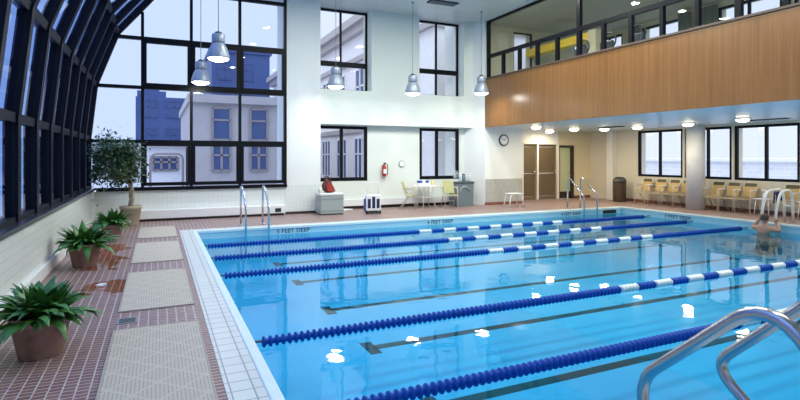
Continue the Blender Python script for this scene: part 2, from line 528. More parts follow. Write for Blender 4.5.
text('3 FEET DEEP', 0.14, (PX1 - 0.006, 10.05, -0.112), (R(90), 0, R(-90)), bs)
m = MB(); m.box(12.55, 13.1, PY1 - 0.012, PY1, -0.165, -0.062); m.build('skimmer_mouth', M_vent, bs)
m = MB(); m.box(PX0, PX1, PY0, PY1, WZ - 0.0005, WZ)
# a single sheet is enough for the surface
m.bm.free(); m.bm = bmesh.new()
vs = [m.bm.verts.new(p) for p in ((PX0, PY0, WZ), (PX1, PY0, WZ), (PX1, PY1, WZ), (PX0, PY1, WZ))]
m.bm.faces.new(vs)
struct(m.build('pool_water', M_water), 'calm clear blue swimming pool water', 'water')

# ------------------------------------------------------------------ walls
m = MB(); m.box(-1.75, XL, YF, YB, 0, 0.80)
wl = struct(m.build('wall_left', M_walltile), 'low white tiled wall under the sloped glazing', 'wall')
m = MB(); m.box(XL, XL + 0.05, YF, YB - 0.25, 0, 0.16, 0.008)
struct(m.build('baseboard_left', M_whiteenamel), 'white heater skirting along the low tiled wall', 'skirting')
m = MB(); m.box(-1.80, XL + 0.05, YF, YB - 0.02, 0.80, 0.86, 0.01)
struct(m.build('trim_1', M_sill), 'dark stone sill on top of the low tiled wall', 'sill')
m = MB(); m.box(-1.75, 3.22, YB, YB + 0.3, 0, 0.76)
struct(m.build('wall_back', M_walltile2), 'low white tiled wall under the tall grid window', 'wall')
m = MB(); m.box(-1.35, 3.26, YB - 0.06, YB + 0.12, 0.76, 0.845)
struct(m.build('trim_2', M_black), 'black sill under the tall grid window', 'sill')
# pier between the grid window and the recess
pr = thing('wall_pier', 'broad white pier between grid window and recessed wall', 'pier', kind='structure')
m = MB(); m.box(3.22, 4.23, YB, 15.6, 0, CEIL); m.build('pier_body', M_pier, pr)
m = MB(); m.box(3.22, 4.235, YB - 0.012, YB + 0.01, 0.07, 0.83); m.build('tile_wainscot', M_walltile2, pr)
m = MB(); m.box(3.22, 4.24, YB - 0.02, YB, 0, 0.07); m.build('pier_base', M_darkbase, pr)
# recessed wall, lower plane at 15.2, upper plane at 14.9
UY, LY = 14.9, 15.2
def holed(x0, x1, z0, z1, holes, y0, y1, name, mat, label):
    """wall slab in the XZ plane with rectangular holes (non overlapping in x)"""
    m = MB()
    x = x0
    for (a, b_, c, d) in sorted(holes):
        if a > x + 1e-4: m.box(x, a, y0, y1, z0, z1)
        if c > z0 + 1e-4: m.box(a, b_, y0, y1, z0, c)
        if d < z1 - 1e-4: m.box(a, b_, y0, y1, d, z1)
        x = b_
    if x < x1 - 1e-4: m.box(x, x1, y0, y1, z0, z1)
    o = m.build(name, mat)
    return struct(o, label, 'wall')
holed(4.23, 9.70, 0, 2.58, [(4.30, 5.95, 0.85, 2.56), (7.78, 9.30, 0.85, 2.56)], LY, 15.6, 'wall_recess_lower', M_white, 'pale recessed lower wall with two windows behind the pool')
holed(4.23, 9.70, 2.58, CEIL, [(4.25, 5.97, 3.62, CEIL), (7.62, 9.30, 3.62, CEIL)], UY, 15.6, 'wall_recess_upper', M_white, 'pale upper wall with two tall deep set windows')
m = MB(); m.box(4.23, 9.6, LY - 0.02, LY, 0, 0.09)
struct(m.build('baseboard_recess', M_darkbase), 'dark baseboard along the recessed wall', 'baseboard')
m = MB(); m.box(4.75, 9.3, LY - 0.10, LY - 0.02, 0.09, 0.30, 0.01)
struct(m.build('radiator_recess', M_whiteenamel), 'low white baseboard heater under the recessed windows', 'heater')
# clock pier
ck = thing('wall_clock_pier', 'white pier with grey tile wainscot under the wood balcony end', 'pier', kind='structure')
m = MB(); m.prism([(9.86, YB), (11.40, YB), (11.40, 16.0), (9.2, 16.0), (9.46, 15.25)], 0, SOF + 0.3); m.prism([(9.86, YB), (10.03, YB), (10.03, 16.0), (9.2, 16.0), (9.46, 15.25)], SOF + 0.3, CEIL + 0.3); m.build('pier_body', M_pier, ck)
m = MB(); m.box(9.88, 11.405, YB - 0.012, YB + 0.01, 0.09, 0.86); m.build('tile_wainscot', M_wainscot, ck)
m = MB(); m.box(9.86, 11.41, YB - 0.02, YB, 0, 0.09); m.build('pier_base', M_redbase, ck)
# wall with louvered doors, under the balcony
DY = 15.5
holed(11.40, 15.9, 0, SOF, [(12.22, 12.84, 0, 2.08), (12.92, 13.82, 0, 2.08), (13.90, 14.66, 0, 2.05)], DY, 15.9, 'wall_back_doors', M_cream, 'cream back wall with louvered doors under the balcony')
m = MB(); m.box(14.68, XR, DY - 0.02, DY, 0, 0.10)
struct(m.build('baseboard_back', M_redbase), 'red tile baseboard beside the green door', 'baseboard')
m = MB(); m.box(11.42, 13.86, DY - 0.03, DY, 2.12, SOF); m.box(12.14, 12.22, DY - 0.05, DY, 0, 2.12); m.box(12.84, 12.92, DY - 0.05, DY, 0, 2.12); m.box(13.82, 13.90, DY - 0.05, DY, 0, 2.12); m.box(12.14, 13.9, DY - 0.05, DY, 2.08, 2.12)
struct(m.build('trim_3', M_trimwhite), 'white casing and panel around the louvered doors', 'door casing')
def louver(x0, x1, name, label):
    d = thing(name, label, 'door', (x0, DY + 0.04, 0), kind='structure')
    W = x1 - x0
    m = MB(); m.box(0.0, 0.06, 0, 0.04, 0.01, 2.07); m.box(W - 0.06, W, 0, 0.04, 0.01, 2.07); m.box(0.06, W - 0.06, 0, 0.04, 0.01, 0.12); m.box(0.06, W - 0.06, 0, 0.04, 1.99, 2.07); m.box(0.06, W - 0.06, 0, 0.04, 1.0, 1.06)
    m.build('door_frame', M_brown, d)
    m = MB()
    z = 0.13
    while z < 1.97:
        if not 0.97 < z < 1.05:
            m.prism([(0.005, z), (0.035, z + 0.035), (0.035, z + 0.043), (0.005, z + 0.008)], 0.06, W - 0.06, 'X')
        z += 0.04
    m.build('slats', M_brown, d)
    m = MB(); m.box(W - 0.055, W - 0.02, -0.02, 0.0, 0.98, 1.12, 0.004); m.tube([(W - 0.04, -0.02, 1.05), (W - 0.04, -0.05, 1.05), (W - 0.12, -0.05, 1.05)], 0.008, 8); m.build('door_handle', M_steel, d)
    return d
louver(12.22, 12.84, 'door_1', 'narrow brown louvered door, the one nearer the clock')
louver(12.92, 13.82, 'door_2', 'wide brown louvered door next to the green door')
d = thing('door_3', 'pale green door in a dark frame beside the louvered doors', 'door', (13.90, DY, 0), kind='structure')
m = MB(); m.box(0.0, 0.05, -0.03, 0.1, 0, 2.05); m.box(0.62, 0.76, -0.03, 0.1, 0, 2.05); m.box(0.05, 0.62, -0.03, 0.1, 1.96, 2.05); m.build('door_frame', M_doorframe, d)
m = MB(); m.box(0.05, 0.62, 0.03, 0.08, 0.02, 1.96); m.build('door_leaf', M_doorgreen, d)
m = MB(); m.box(0.06, 0.61, 0.02, 0.03, 0.02, 0.27); m.build('kick_plate', M_doorframe, d)
m = MB(); m.tube([(0.56, 0.03, 1.0), (0.56, -0.03, 1.0), (0.46, -0.03, 1.0)], 0.010, 8); m.build('door_handle', M_steel, d)
# right wall, lower storey
RW = [(11.48, 13.22), (9.88, 11.40), (8.06, 9.80), (6.30, 7.98), (4.5, 6.2), (2.7, 4.4)]
WB, WT = 0.92, 2.52
def holed_x(y0, y1, z0, z1, holes, x0, x1, name, mat, label):
    m = MB()
    y = y0
    for (a, b_, c, d) in sorted(holes):
        if a > y + 1e-4: m.box(x0, x1, y, a, z0, z1)
        if c > z0 + 1e-4: m.box(x0, x1, a, b_, z0, c)
        if d < z1 - 1e-4: m.box(x0, x1, a, b_, d, z1)
        y = b_
    if y < y1 - 1e-4: m.box(x0, x1, y, y1, z0, z1)
    return struct(m.build(name, mat), label, 'wall')
M_rwall = plain('right_wall_paint', (0.72, 0.68, 0.57), 0.6, var=0.03, scale=2)
holed_x(YF, DY, 0, SOF, [(a, b_, WB, WT) for a, b_ in RW], XR, 15.9, 'wall_right', M_rwall, 'cream right wall with a band of windows under the balcony')
m = MB(); m.box(XR - 0.02, XR, YF, 14.1, 0, 0.10); struct(m.build('baseboard_right', M_redbase), 'red tile baseboard behind the row of chairs', 'baseboard')
m = MB(); m.box(XR - 0.22, XR - 0.005, 14.16, 14.44, 0, SOF); struct(m.build('wall_pilaster', M_trimwhite), 'narrow white pilaster by the brown bin', 'pilaster')
m = MB(); m.box(-1.9, 16.0, YF - 0.2, YF, 0, CEIL + 0.5); struct(m.build('wall_front', M_white), 'pale wall behind the viewer', 'wall')
# round column
m = MB(); m.lathe([(0.26, 0), (0.26, SOF)], (14.93, 10.62, 0), 40)
struct(m.build('wall_column', M_column), 'round white column standing among the tan chairs', 'column')

# ------------------------------------------------------------------ ceiling, gallery
m = MB(); m.box(0.75, 9.93, YF, 15.6, CEIL, CEIL + 0.3)
struct(m.build('ceiling', M_ceil), 'pale panelled ceiling of the pool hall', 'ceiling')
m = MB(); m.box(9.93, 15.9, YF, 15.5, SOF, SOF + 0.32)
struct(m.build('ceiling_soffit', M_soffit), 'smooth bluish soffit under the balcony', 'soffit')
m = MB(); m.box(9.86, 9.93, YF, YB - 0.01, SOF, 4.17)
struct(m.build('wall_balcony', M_wood), 'long wood veneer balcony front above the pool', 'balcony front')
m = MB(); m.box(9.83, 10.06, YF, YB - 0.01, 4.17, 4.22, 0.006)
struct(m.build('trim_4', plain('dark_rail_wood', (0.10, 0.065, 0.045), 0.4)), 'dark cap rail along the top of the wood balcony', 'cap rail')
m = MB(); m.box(9.93, 15.9, YF, 15.9, 6.32, 6.6); struct(m.build('ceiling_gallery', M_galceil), 'grey green ceiling of the upper gallery', 'ceiling')
m = MB(); m.box(9.90, 10.0, YF, YB, CEIL + 0.02, 6.5); struct(m.build('trim_5', M_black), 'dark head beam above the gallery glass', 'beam')
holed(10.03, 15.9, SOF + 0.32, 6.32, [(11.80, 12.66, 4.3, 6.18), (14.70, 15.35, 4.3, 6.0)], DY, 15.9, 'wall_gallery_back', M_galwall, 'olive end wall of the upper gallery')
GW = [(13.9, 15.2), (11.5, 13.05), (8.5, 10.3), (6.4, 8.2), (4.3, 6.1)]
holed_x(YF, DY, SOF + 0.32, 6.32, [(a, b_, 4.4, 6.15) for a, b_ in GW], XR, 15.9, 'wall_gallery_right', M_galwall, 'olive window wall of the upper gallery')

# ------------------------------------------------------------------ windows
WN = [0]
def wname():
    WN[0] += 1
    return 'window_%d' % WN[0]
# window_1: sloped glazing on the left
prof = [(-1.45, 0.86), (-1.45, 2.05), (-1.31, 3.33), (-0.85, 4.60), (-0.06, 5.58), (0.80, 6.16)]
def offs(p, d):
    out = []
    for i in range(len(p)):
        a = Vector((p[max(i - 1, 0)][0], p[max(i - 1, 0)][1])); c = Vector((p[min(i + 1, len(p) - 1)][0], p[min(i + 1, len(p) - 1)][1]))
        t = (c - a).normalized()
        out.append((p[i][0] - t.y * d, p[i][1] + t.x * d))
    return out
outp = offs(prof, 0.15)
glp = offs(prof, 0.065)
w1 = thing(wname(), 'sloping dark framed glass wall along the left side', 'window wall', kind='structure')
ribY = [14.43 - 1.016 * k for k in range(0, 17)]
for y in ribY:
    m = MB()
    for i in range(len(prof) - 1):
        q = [prof[i], prof[i + 1], outp[i + 1], outp[i]]
        m.prism(q, y - 0.07, y + 0.07, 'Y')
    m.build('rib', M_rib, w1)
for i in range(len(prof)):
    a, c = outp[i], prof[i]
    a = Vector((a[0], a[1])); c = Vector((c[0], c[1]))
    d = (c - a)
    t = Vector((-d.y, d.x)).normalized() * 0.055
    c = a + d * 0.86
    m = MB(); m.prism([tuple(a - t), tuple(a + t), tuple(c + t), tuple(c - t)], YF, YB - 0.06, 'Y')
    m.build('rail', M_rib, w1)
for k in range(len(ribY) - 1):
    for i in range(len(prof) - 1):
        m = MB()
        v = [m.bm.verts.new(p) for p in ((glp[i][0], ribY[k], glp[i][1]), (glp[i + 1][0], ribY[k], glp[i + 1][1]), (glp[i + 1][0], ribY[k + 1], glp[i + 1][1]), (glp[i][0], ribY[k + 1], glp[i][1]))]
        m.bm.faces.new(v)
        m.build('pane', G_left, w1)
# window_2: tall grid window in the end wall, cut to the curve
w2 = thing(wname(), 'tall black framed grid window in the end wall', 'window', kind='structure')
gx = [-1.45, -0.35, 0.785, 2.00, 3.22]
gz = [0.845, 1.99, 3.34, 4.57, 5.85, CEIL]
def px_at(z):
    for i in range(len(prof) - 1):
        if prof[i][1] <= z <= prof[i + 1][1]:
            t = (z - prof[i][1]) / (prof[i + 1][1] - prof[i][1])
            return prof[i][0] + t * (prof[i + 1][0] - prof[i][0])
    return prof[0][0]
def z_at(x):
    for i in range(1, len(prof) - 1):
        if prof[i][0] <= x <= prof[i + 1][0]:
            return prof[i][1] + (x - prof[i][0]) / (prof[i + 1][0] - prof[i][0]) * (prof[i + 1][1] - prof[i][1])
    return CEIL
for x in gx[1:]:
    m = MB(); m.box(x - 0.035, x + 0.035, YB - 0.03, YB + 0.10, 0.80, min(CEIL, z_at(x))); m.build('mullion', M_black, w2)
for z in gz[1:-1]:
    m = MB(); m.box(px_at(z) - 0.05, 3.22, YB - 0.028, YB + 0.10, z - 0.04, z + 0.04); m.build('transom', M_black, w2)
for ci in range(4):
    for ri in range(5):
        x0, x1, z0, z1 = gx[ci], gx[ci + 1], gz[ri], gz[ri + 1]
        if ri in (0, 2) and ci > 0:                # thicker opening lights
            f = 0.095
            m = MB(); m.box(x0 + 0.03, x0 + f, YB - 0.05, YB + 0.05, z0 + 0.03, z1 - 0.03); m.box(x1 - f, x1 - 0.03, YB - 0.05, YB + 0.05, z0 + 0.03, z1 - 0.03)
            m.box(x0 + f, x1 - f, YB - 0.05, YB + 0.05, z0 + 0.03, z0 + f + 0.02); m.box(x0 + f, x1 - f, YB - 0.05, YB + 0.05, z1 - f - 0.02, z1 - 0.03)
            m.build('sash', M_black, w2)
        # pane polygon clipped by the curve
        poly = []
        steps = 6
        xs_left = [(max(x0, px_at(z0 + (z1 - z0) * t / steps)), z0 + (z1 - z0) * t / steps) for t in range(steps + 1)]
        if all(p[0] >= x1 for p in xs_left): continue
        poly = [(min(p[0], x1), p[1]) for p in xs_left] + [(x1, z1), (x1, z0)]
        cl = []
        for p in poly:
            if not cl or (abs(cl[-1][0] - p[0]) > 1e-4 or abs(cl[-1][1] - p[1]) > 1e-4): cl.append(p)
        if abs(cl[0][0] - cl[-1][0]) < 1e-4 and abs(cl[0][1] - cl[-1][1]) < 1e-4: cl.pop()
        if len(cl) < 3: continue
        m = MB(); m.bm.faces.new([m.bm.verts.new((p[0], YB + 0.03, p[1])) for p in cl]); m.build('pane', G_end, w2)
def window_y(x0, x1, z0, z1, y, mulls, trans, label, gmat, fw=0.06, bw=None):
    """black framed window in a wall facing -Y"""
    o = thing(wname(), label, 'window', kind='structure')
    bw = bw or fw
    m = MB(); m.box(x0, x0 + fw, y, y + 0.08, z0, z1); m.box(x1 - fw, x1, y, y + 0.08, z0, z1); m.box(x0 + fw, x1 - fw, y, y + 0.08, z0, z0 + bw); m.box(x0 + fw, x1 - fw, y, y + 0.08, z1 - fw, z1)
    m.build('window_frame', M_black, o)
    for q in mulls:
        m = MB(); m.box(q - fw * 0.5, q + fw * 0.5, y + 0.005, y + 0.075, z0 + bw, z1 - fw); m.build('mullion', M_black, o)
    for q in trans:
        m = MB(); m.box(x0 + fw, x1 - fw, y - 0.01, y + 0.085, q - 0.075, q + 0.075); m.build('transom', M_black, o)
    xs = [x0 + fw * .5] + list(mulls) + [x1 - fw * .5]
    for i in range(len(xs) - 1):
        m = MB(); m.bm.faces.new([m.bm.verts.new(p) for p in ((xs[i], y + 0.04, z0 + .02), (xs[i + 1], y + 0.04, z0 + .02), (xs[i + 1], y + 0.04, z1 - .02), (xs[i], y + 0.04, z1 - .02))]); m.build('pane', gmat, o)
    return o
window_y(4.31, 5.95, 0.86, 2.55, LY + 0.02, [5.11], [], 'black framed lower window beside the broad white pier', G_clear, 0.09, 0.11)
window_y(7.79, 9.29, 0.86, 2.55, LY + 0.02, [8.45], [], 'black framed lower window behind the round table', G_clear, 0.09, 0.11)
window_y(4.25, 5.97, 3.62, CEIL - 0.01, 15.26, [5.10], [4.45], 'tall upper window beside the broad white pier', G_clear, 0.055)
window_y(7.62, 9.30, 3.62, CEIL - 0.01, 15.26, [8.45], [4.45], 'tall upper window next to the wood balcony', G_clear, 0.055)
def window_x(y0, y1, z0, z1, x, mulls, label, gmat, fw=0.06, parentcat='window'):
    o = thing(wname(), label, parentcat, kind='structure')
    m = MB(); m.box(x, x + 0.08, y0, y0 + fw, z0, z1); m.box(x, x + 0.08, y1 - fw, y1, z0, z1); m.box(x, x + 0.08, y0 + fw, y1 - fw, z0, z0 + fw); m.box(x, x + 0.08, y0 + fw, y1 - fw, z1 - fw, z1)
    m.build('window_frame', M_black, o)
    for q in mulls:
        m = MB(); m.box(x + 0.003, x + 0.077, q - fw * .5, q + fw * .5, z0 + fw, z1 - fw); m.build('mullion', M_black, o)
    ys = [y0 + fw * .5] + list(mulls) + [y1 - fw * .5]
    for i in range(len(ys) - 1):
        m = MB(); m.bm.faces.new([m.bm.verts.new(p) for p in ((x + 0.04, ys[i], z0 + .02), (x + 0.04, ys[i + 1], z0 + .02), (x + 0.04, ys[i + 1], z1 - .02), (x + 0.04, ys[i], z1 - .02))]); m.build('pane', gmat, o)
    return o
RL = ['pale bright window nearest the brown bin, left of the column', 'window partly behind the round white column', 'pale bright window above the chairs right of the column', 'window past the pool ladder at the frame edge']
for i, (a, b_) in enumerate(RW):
    window_x(a, b_, WB, WT, XR + 0.02, [(a + b_) / 2], RL[min(i, 3)] if i < 4 else 'window on the right wall outside the picture, bay %s' % ('five' if i == 4 else 'six'), G_right, 0.075)
GL = ['corner gallery window beyond the yellow beam', 'gallery window behind the exercise machines', 'gallery window between two grey curtains', 'gallery window right of the curtains', 'gallery window outside the picture']
for i, (a, b_) in enumerate(GW):
    window_x(a, b_, 4.4, 6.15, XR + 0.02, [(a + b_) / 2], GL[i], G_right, 0.07)
window_y(11.80, 12.66, 4.3, 6.18, DY + 0.02, [], [], 'white lit window in the gallery end wall, left of the yellow beam', G_right, 0.04)
window_y(14.70, 15.35, 4.3, 6.0, DY + 0.02, [], [], 'white lit window in the gallery end wall, below the yellow beam', G_right, 0.05)
# gallery glass front
gg = thing(wname(), 'long black framed gallery glazing on top of the wood balcony', 'glazing', kind='structure')
posts = [YB - 0.05 - 0.823 * k for k in range(20)]
for k, y in enumerate(posts):
    full = k % 5 == 0
    m = MB(); m.box(9.93, 10.03, y - (0.06 if full else 0.045), y + (0.06 if full else 0.045), 4.22, CEIL + 0.02 if full else 4.88); m.build('post', M_black, gg)
m = MB(); m.box(9.932, 10.028, YF, YB - 0.01, 4.88, 4.99); m.build('rail', M_black, gg)
m = MB(); m.box(9.932, 10.028, YF, YB - 0.01, CEIL - 0.06, CEIL + 0.02); m.build('rail', M_black, gg)
for k in range(19):
    m = MB(); y0, y1 = posts[k + 1], posts[k]
    m.bm.faces.new([m.bm.verts.new(p) for p in ((9.98, y0, 4.22), (9.98, y1, 4.22), (9.98, y1, 4.9), (9.98, y0, 4.9))]); m.build('pane', G_clear, gg)
for k in range(0, 19, 5):
    m = MB(); y0, y1 = posts[min(k + 5, 19)], posts[k]
    m.bm.faces.new([m.bm.verts.new(p) for p in ((9.98, y0, 4.98), (9.98, y1, 4.98), (9.98, y1, CEIL), (9.98, y0, CEIL))]); m.build('pane', G_clear, gg)

# ------------------------------------------------------------------ heater along the end wall
h = thing('baseboard_heater', 'long white baseboard heater below the tall grid window', 'heater', (0, YB, 0))
m = MB(); m.box(-0.55, 3.18, -0.20, -0.01, 0.06, 0.28, 0.012); m.build('cover', M_whiteenamel, h)
m = MB(); m.box(-0.5, 3.15, -0.15, -0.01, 0.0, 0.06); m.build('base', M_darkbase, h)
m = MB(); m.box(2.90, 3.06, -0.208, -0.198, 0.10, 0.20); m.build('vent_grille', M_vent, h)

# ------------------------------------------------------------------ lamps
def pendant(x, y, z, label):
    p = thing('pendant_lamp', label, 'pendant lamp', (x, y, z), group='bell shaped pendant lamps')
    m = MB(); m.lathe([(0.225, -0.10), (0.23, -0.08), (0.215, 0.0), (0.175, 0.13), (0.13, 0.21), (0.11, 0.24)], (0, 0, 0), 28)
    m.build('lamp_shade', M_lampgrey, p)
    m = MB(); m.lathe([(0.0, -0.165), (0.10, -0.155), (0.18, -0.125), (0.222, -0.09)], (0, 0, 0), 28); m.build('diffuser', E_pend, p)
    m = MB(); m.lathe([(0.13, 0.24), (0.135, 0.25), (0.135, 0.40), (0.12, 0.42)], (0, 0, 0), 20); m.build('ballast_housing', M_lampgrey, p)
    m = MB(); m.lathe([(0.07, 0.42), (0.07, 0.46), (0.02, 0.48)], (0, 0, 0), 14); m.build('cap', M_machine, p)
    m = MB(); m.tube([(0, 0, 0.47), (0, 0, CEIL - z - 0.02)], 0.008, 8); m.build('cord', M_cord, p)
    m = MB(); m.lathe([(0.05, CEIL - z - 0.03), (0.05, CEIL - z)], (0, 0, 0), 14); m.build('ceiling_canopy', M_lampgrey, p)
    l = bpy.data.lights.new('bulb_light', 'AREA'); l.shape = 'DISK'; l.size = 0.3; l.energy = 15; l.color = (1, 0.97, 0.9)
    o = bpy.data.objects.new('bulb_light', l); COL.objects.link(o); o.parent = p; o.location = (0, 0, -0.18)
    return p
pendant(1.16, 11.6, 3.78, 'grey bell pendant lamp hanging highest and largest, in front of the grid window')
pendant(0.98, 14.0, 3.58, 'grey bell pendant lamp close to the grid window, behind the larger lamp')
pendant(4.40, 13.6, 3.62, 'grey bell pendant lamp in front of the upper window beside the white pier')
pendant(6.74, 13.6, 3.55, 'grey bell pendant lamp hanging before blank wall between two upper windows')
pendant(9.12, 13.6, 3.68, 'grey bell pendant lamp touching the end of the wood balcony in view')
def soffit(x, y, label):
    p = thing('ceiling_lamp', label, 'ceiling lamp', (x, y, SOF), group='round soffit lamps')
    m = MB(); m.lathe([(0.17, 0.0), (0.17, -0.035), (0.15, -0.04)], (0, 0, 0), 24); m.build('lamp_rim', M_trimwhite, p)
    m = MB(); m.lathe([(0.0, -0.105), (0.08, -0.098), (0.135, -0.075), (0.15, -0.041)], (0, 0, 0), 24); m.build('diffuser', E_soff, p)
    l = bpy.data.lights.new('bulb_light', 'AREA'); l.shape = 'DISK'; l.size = 0.25; l.energy = 16; l.color = (1, 0.83, 0.55)
    o = bpy.data.objects.new('bulb_light', l); COL.objects.link(o); o.parent = p; o.location = (0, 0, -0.12)
soffit(10.85, 13.1, 'round soffit lamp nearest the clock')
soffit(12.95, 14.9, 'round soffit lamp right above the louvered doors')
soffit(12.75, 13.45, 'round soffit lamp above the green door in view')
soffit(13.66, 13.0, 'round soffit lamp above the cream wall beside the green door')
soffit(13.75, 11.75, 'round soffit lamp in front of the window next to the brown bin')
soffit(13.8, 10.05, 'round soffit lamp beside the top of the round column')
soffit(13.3, 8.2, 'round soffit lamp farthest right, over the windows by the ladder')
for y in (6.3, 4.4, 2.5):
    soffit(13.5, y, 'round soffit lamp beyond the frame edge near the viewer')
for x, y in FILL_XY:  # rings added to house the hall's fill lights
    m = MB(); m.lathe([(0.20, 0.0), (0.20, -0.03), (0.14, -0.045), (0.13, -0.02), (0.001, -0.02)], (x, y, CEIL), 24)
    struct(m.build('fill_light_housing', M_trimwhite), 'round white housing added for an unseen fill light above the frame', 'ceiling light')
v = thing('ceiling_vent', 'black rectangular air vent in the hall ceiling', 'vent', (7.55, 13.25, CEIL))
m = MB(); m.box(-0.45, 0.45, -0.16, 0.16, -0.03, 0.0); m.build('vent_frame', M_vent, v)
m = MB()
for k in range(7): m.box(-0.42, 0.42, -0.14 + k * 0.042, -0.12 + k * 0.042, -0.045, -0.03)
m.build('slats', M_ventgrey, v)
for (x, y, lab) in ((13.3, 12.4, 'dark slot vent in the soffit above the cream wall'), (14.3, 8.2, 'dark slot vent in the soffit right of the round column')):
    v = thing('soffit_vent', lab, 'vent', (x, y, SOF))
    m = MB(); m.box(-0.08, 0.08, -0.5, 0.5, -0.02, 0.0); m.build('vent_frame', M_vent, v)
    m = MB()
    for k in range(3): m.box(-0.055 + k * 0.045, -0.035 + k * 0.045, -0.47, 0.47, -0.028, -0.02)
    m.build('slats', M_ventgrey, v)

# ------------------------------------------------------------------ clock, extinguisher, plaque
c = thing('wall_clock', 'round black rimmed wall clock on the white pier', 'clock', (10.62, YB, 2.17))
m = MB(); m.lathe([(0.15, -0.03), (0.185, -0.045), (0.20, -0.03), (0.20, 0.0)], (0, 0, 0), 36, 'Y'); m.build('clock_rim', M_machine, c)
m = MB(); m.lathe([(0.155, -0.034), (0.155, -0.030)], (0, 0, 0), 36, 'Y'); m.build('clock_face', M_paper, c)
for ang, ln, w_ in ((R(60), 0.085, 0.008), (R(-60), 0.12, 0.006)):
    m = MB(); m.box(-w_, w_, -0.040, -0.036, -0.02, ln); m.build('clock_hand', M_machine, c, rot=(0, ang, 0))
for k in range(12):
    a = 2 * PI * k / 12
    text(str(12 if k == 0 else k), 0.036, (0.122 * math.sin(a), -0.036, 0.122 * math.cos(a)), (R(90), 0, 0), c, 'numeral', M_machine, 0.0008)
e = thing('fire_extinguisher', 'red fire extinguisher hung on the recessed wall', 'fire extinguisher', (6.48, LY - 0.10, 0.98))
m = MB(); m.lathe([(0.0, 0.0), (0.055, 0.005), (0.065, 0.03), (0.065, 0.30), (0.045, 0.35), (0.022, 0.37)], (0, 0, 0), 18); m.build('cylinder_body', M_extred, e)
m = MB(); m.lathe([(0.022, 0.37), (0.025, 0.42)], (0, 0, 0), 12); m.box(-0.015, 0.015, -0.10, 0.03, 0.42, 0.44, 0.004); m.box(-0.012, 0.012, -0.09, 0.0, 0.385, 0.40, 0.003); m.build('valve_handle', M_machine, e)
m = MB(); m.tube(arc([(0.02, 0, 0.41), (0.11, -0.01, 0.40), (0.115, -0.01, 0.18), (0.10, -0.01, 0.05)], 0.05), 0.012, 8); m.build('hose', M_machine, e)
m = MB(); m.box(-0.05, 0.05, -0.066, -0.060, 0.10, 0.24); m.build('label_plate', M_paper, e)
m = MB(); m.box(-0.03, 0.03, 0.05, 0.10, 0.1, 0.36); m.build('bracket', M_machine, e)
p = thing('wall_dial', 'small round grey dial on the wall above the table', 'dial', (7.13, LY, 1.38))
m = MB(); m.lathe([(0.11, 0.0), (0.11, -0.03), (0.09, -0.035)], (0, 0, 0), 24, 'Y'); m.build('dial_rim', M_grey, p)
m = MB(); m.lathe([(0.085, -0.040), (0.085, -0.034)], (0, 0, 0), 24, 'Y'); m.build('dial_face', M_paper, p)

# ------------------------------------------------------------------ lane ropes
def floats(x0, x1, name, mat, parent):
    m = MB(); prof_ = []
    n = max(1, round((x1 - x0) / 0.062)); st = (x1 - x0) / n
    for k in range(n):
        a = x0 + k * st
        prof_ += [(0.028, a), (0.049, a + st * 0.12), (0.054, a + st * 0.30), (0.049, a + st * 0.48), (0.030, a + st * 0.60), (0.028, a + st * 0.98)]
    m.lathe(prof_, (0, 0, 0), 12, 'X')
    return m.build(name, mat, parent)
rope = thing('lane_rope', 'blue lane rope nearest the viewer, passing behind the big steel handrails', 'lane rope', (0, 3.49, WZ + 0.012), group='floating lane ropes')
m = MB(); m.tube([(PX0 - 0.005, 0, 0.02), (PX0 + 0.25, 0, 0), (7, 0, 0), (PX1 - 0.25, 0, 0), (PX1 + 0.005, 0, 0.02)], 0.014, 8); m.build('cable', M_cable, rope)
floats(0.90, 5.60, 'blue_floats', M_ropeblue, rope)
x = 5.60; k = 0
while x < 10.2:
    floats(x, x + 0.335, 'white_floats' if k % 2 == 0 else 'blue_floats', M_ropewhite if k % 2 == 0 else M_ropeblue, rope)
    x += 0.335; k += 1
floats(x, 13.1, 'blue_floats', M_ropeblue, rope)
for y, lab in ((5.06, 'blue and white lane rope second nearest, crossing mid pool with a wide gap behind'), (8.11, 'blue and white lane rope third from the far edge, just beyond the wide gap'),
               (9.58, 'blue and white lane rope second from the far pool edge'), (10.95, 'blue and white lane rope closest to the far pool edge')):
    dup(rope, (0, y, WZ + 0.012), None, lab)

# ------------------------------------------------------------------ rails and ladders
def handrail(pts, rad, name, label, r, mat, cat='handrail', group=None, base=None):
    o = thing(name, label, cat, base, group=group)
    b0 = Vector(base)
    m = MB(); m.tube([p - b0 for p in arc(pts, rad, 8)], r, 16); m.build('rail', mat, o)
    for q in (pts[0], pts[-1]):
        q = Vector(q)
        if abs(q.z) < 0.02:
            m = MB(); m.lathe([(r * 2.0, 0.0), (r * 2.0, 0.012), (r * 1.1, 0.03)], tuple(q - b0), 18); m.build('flange', mat, o)
    return o
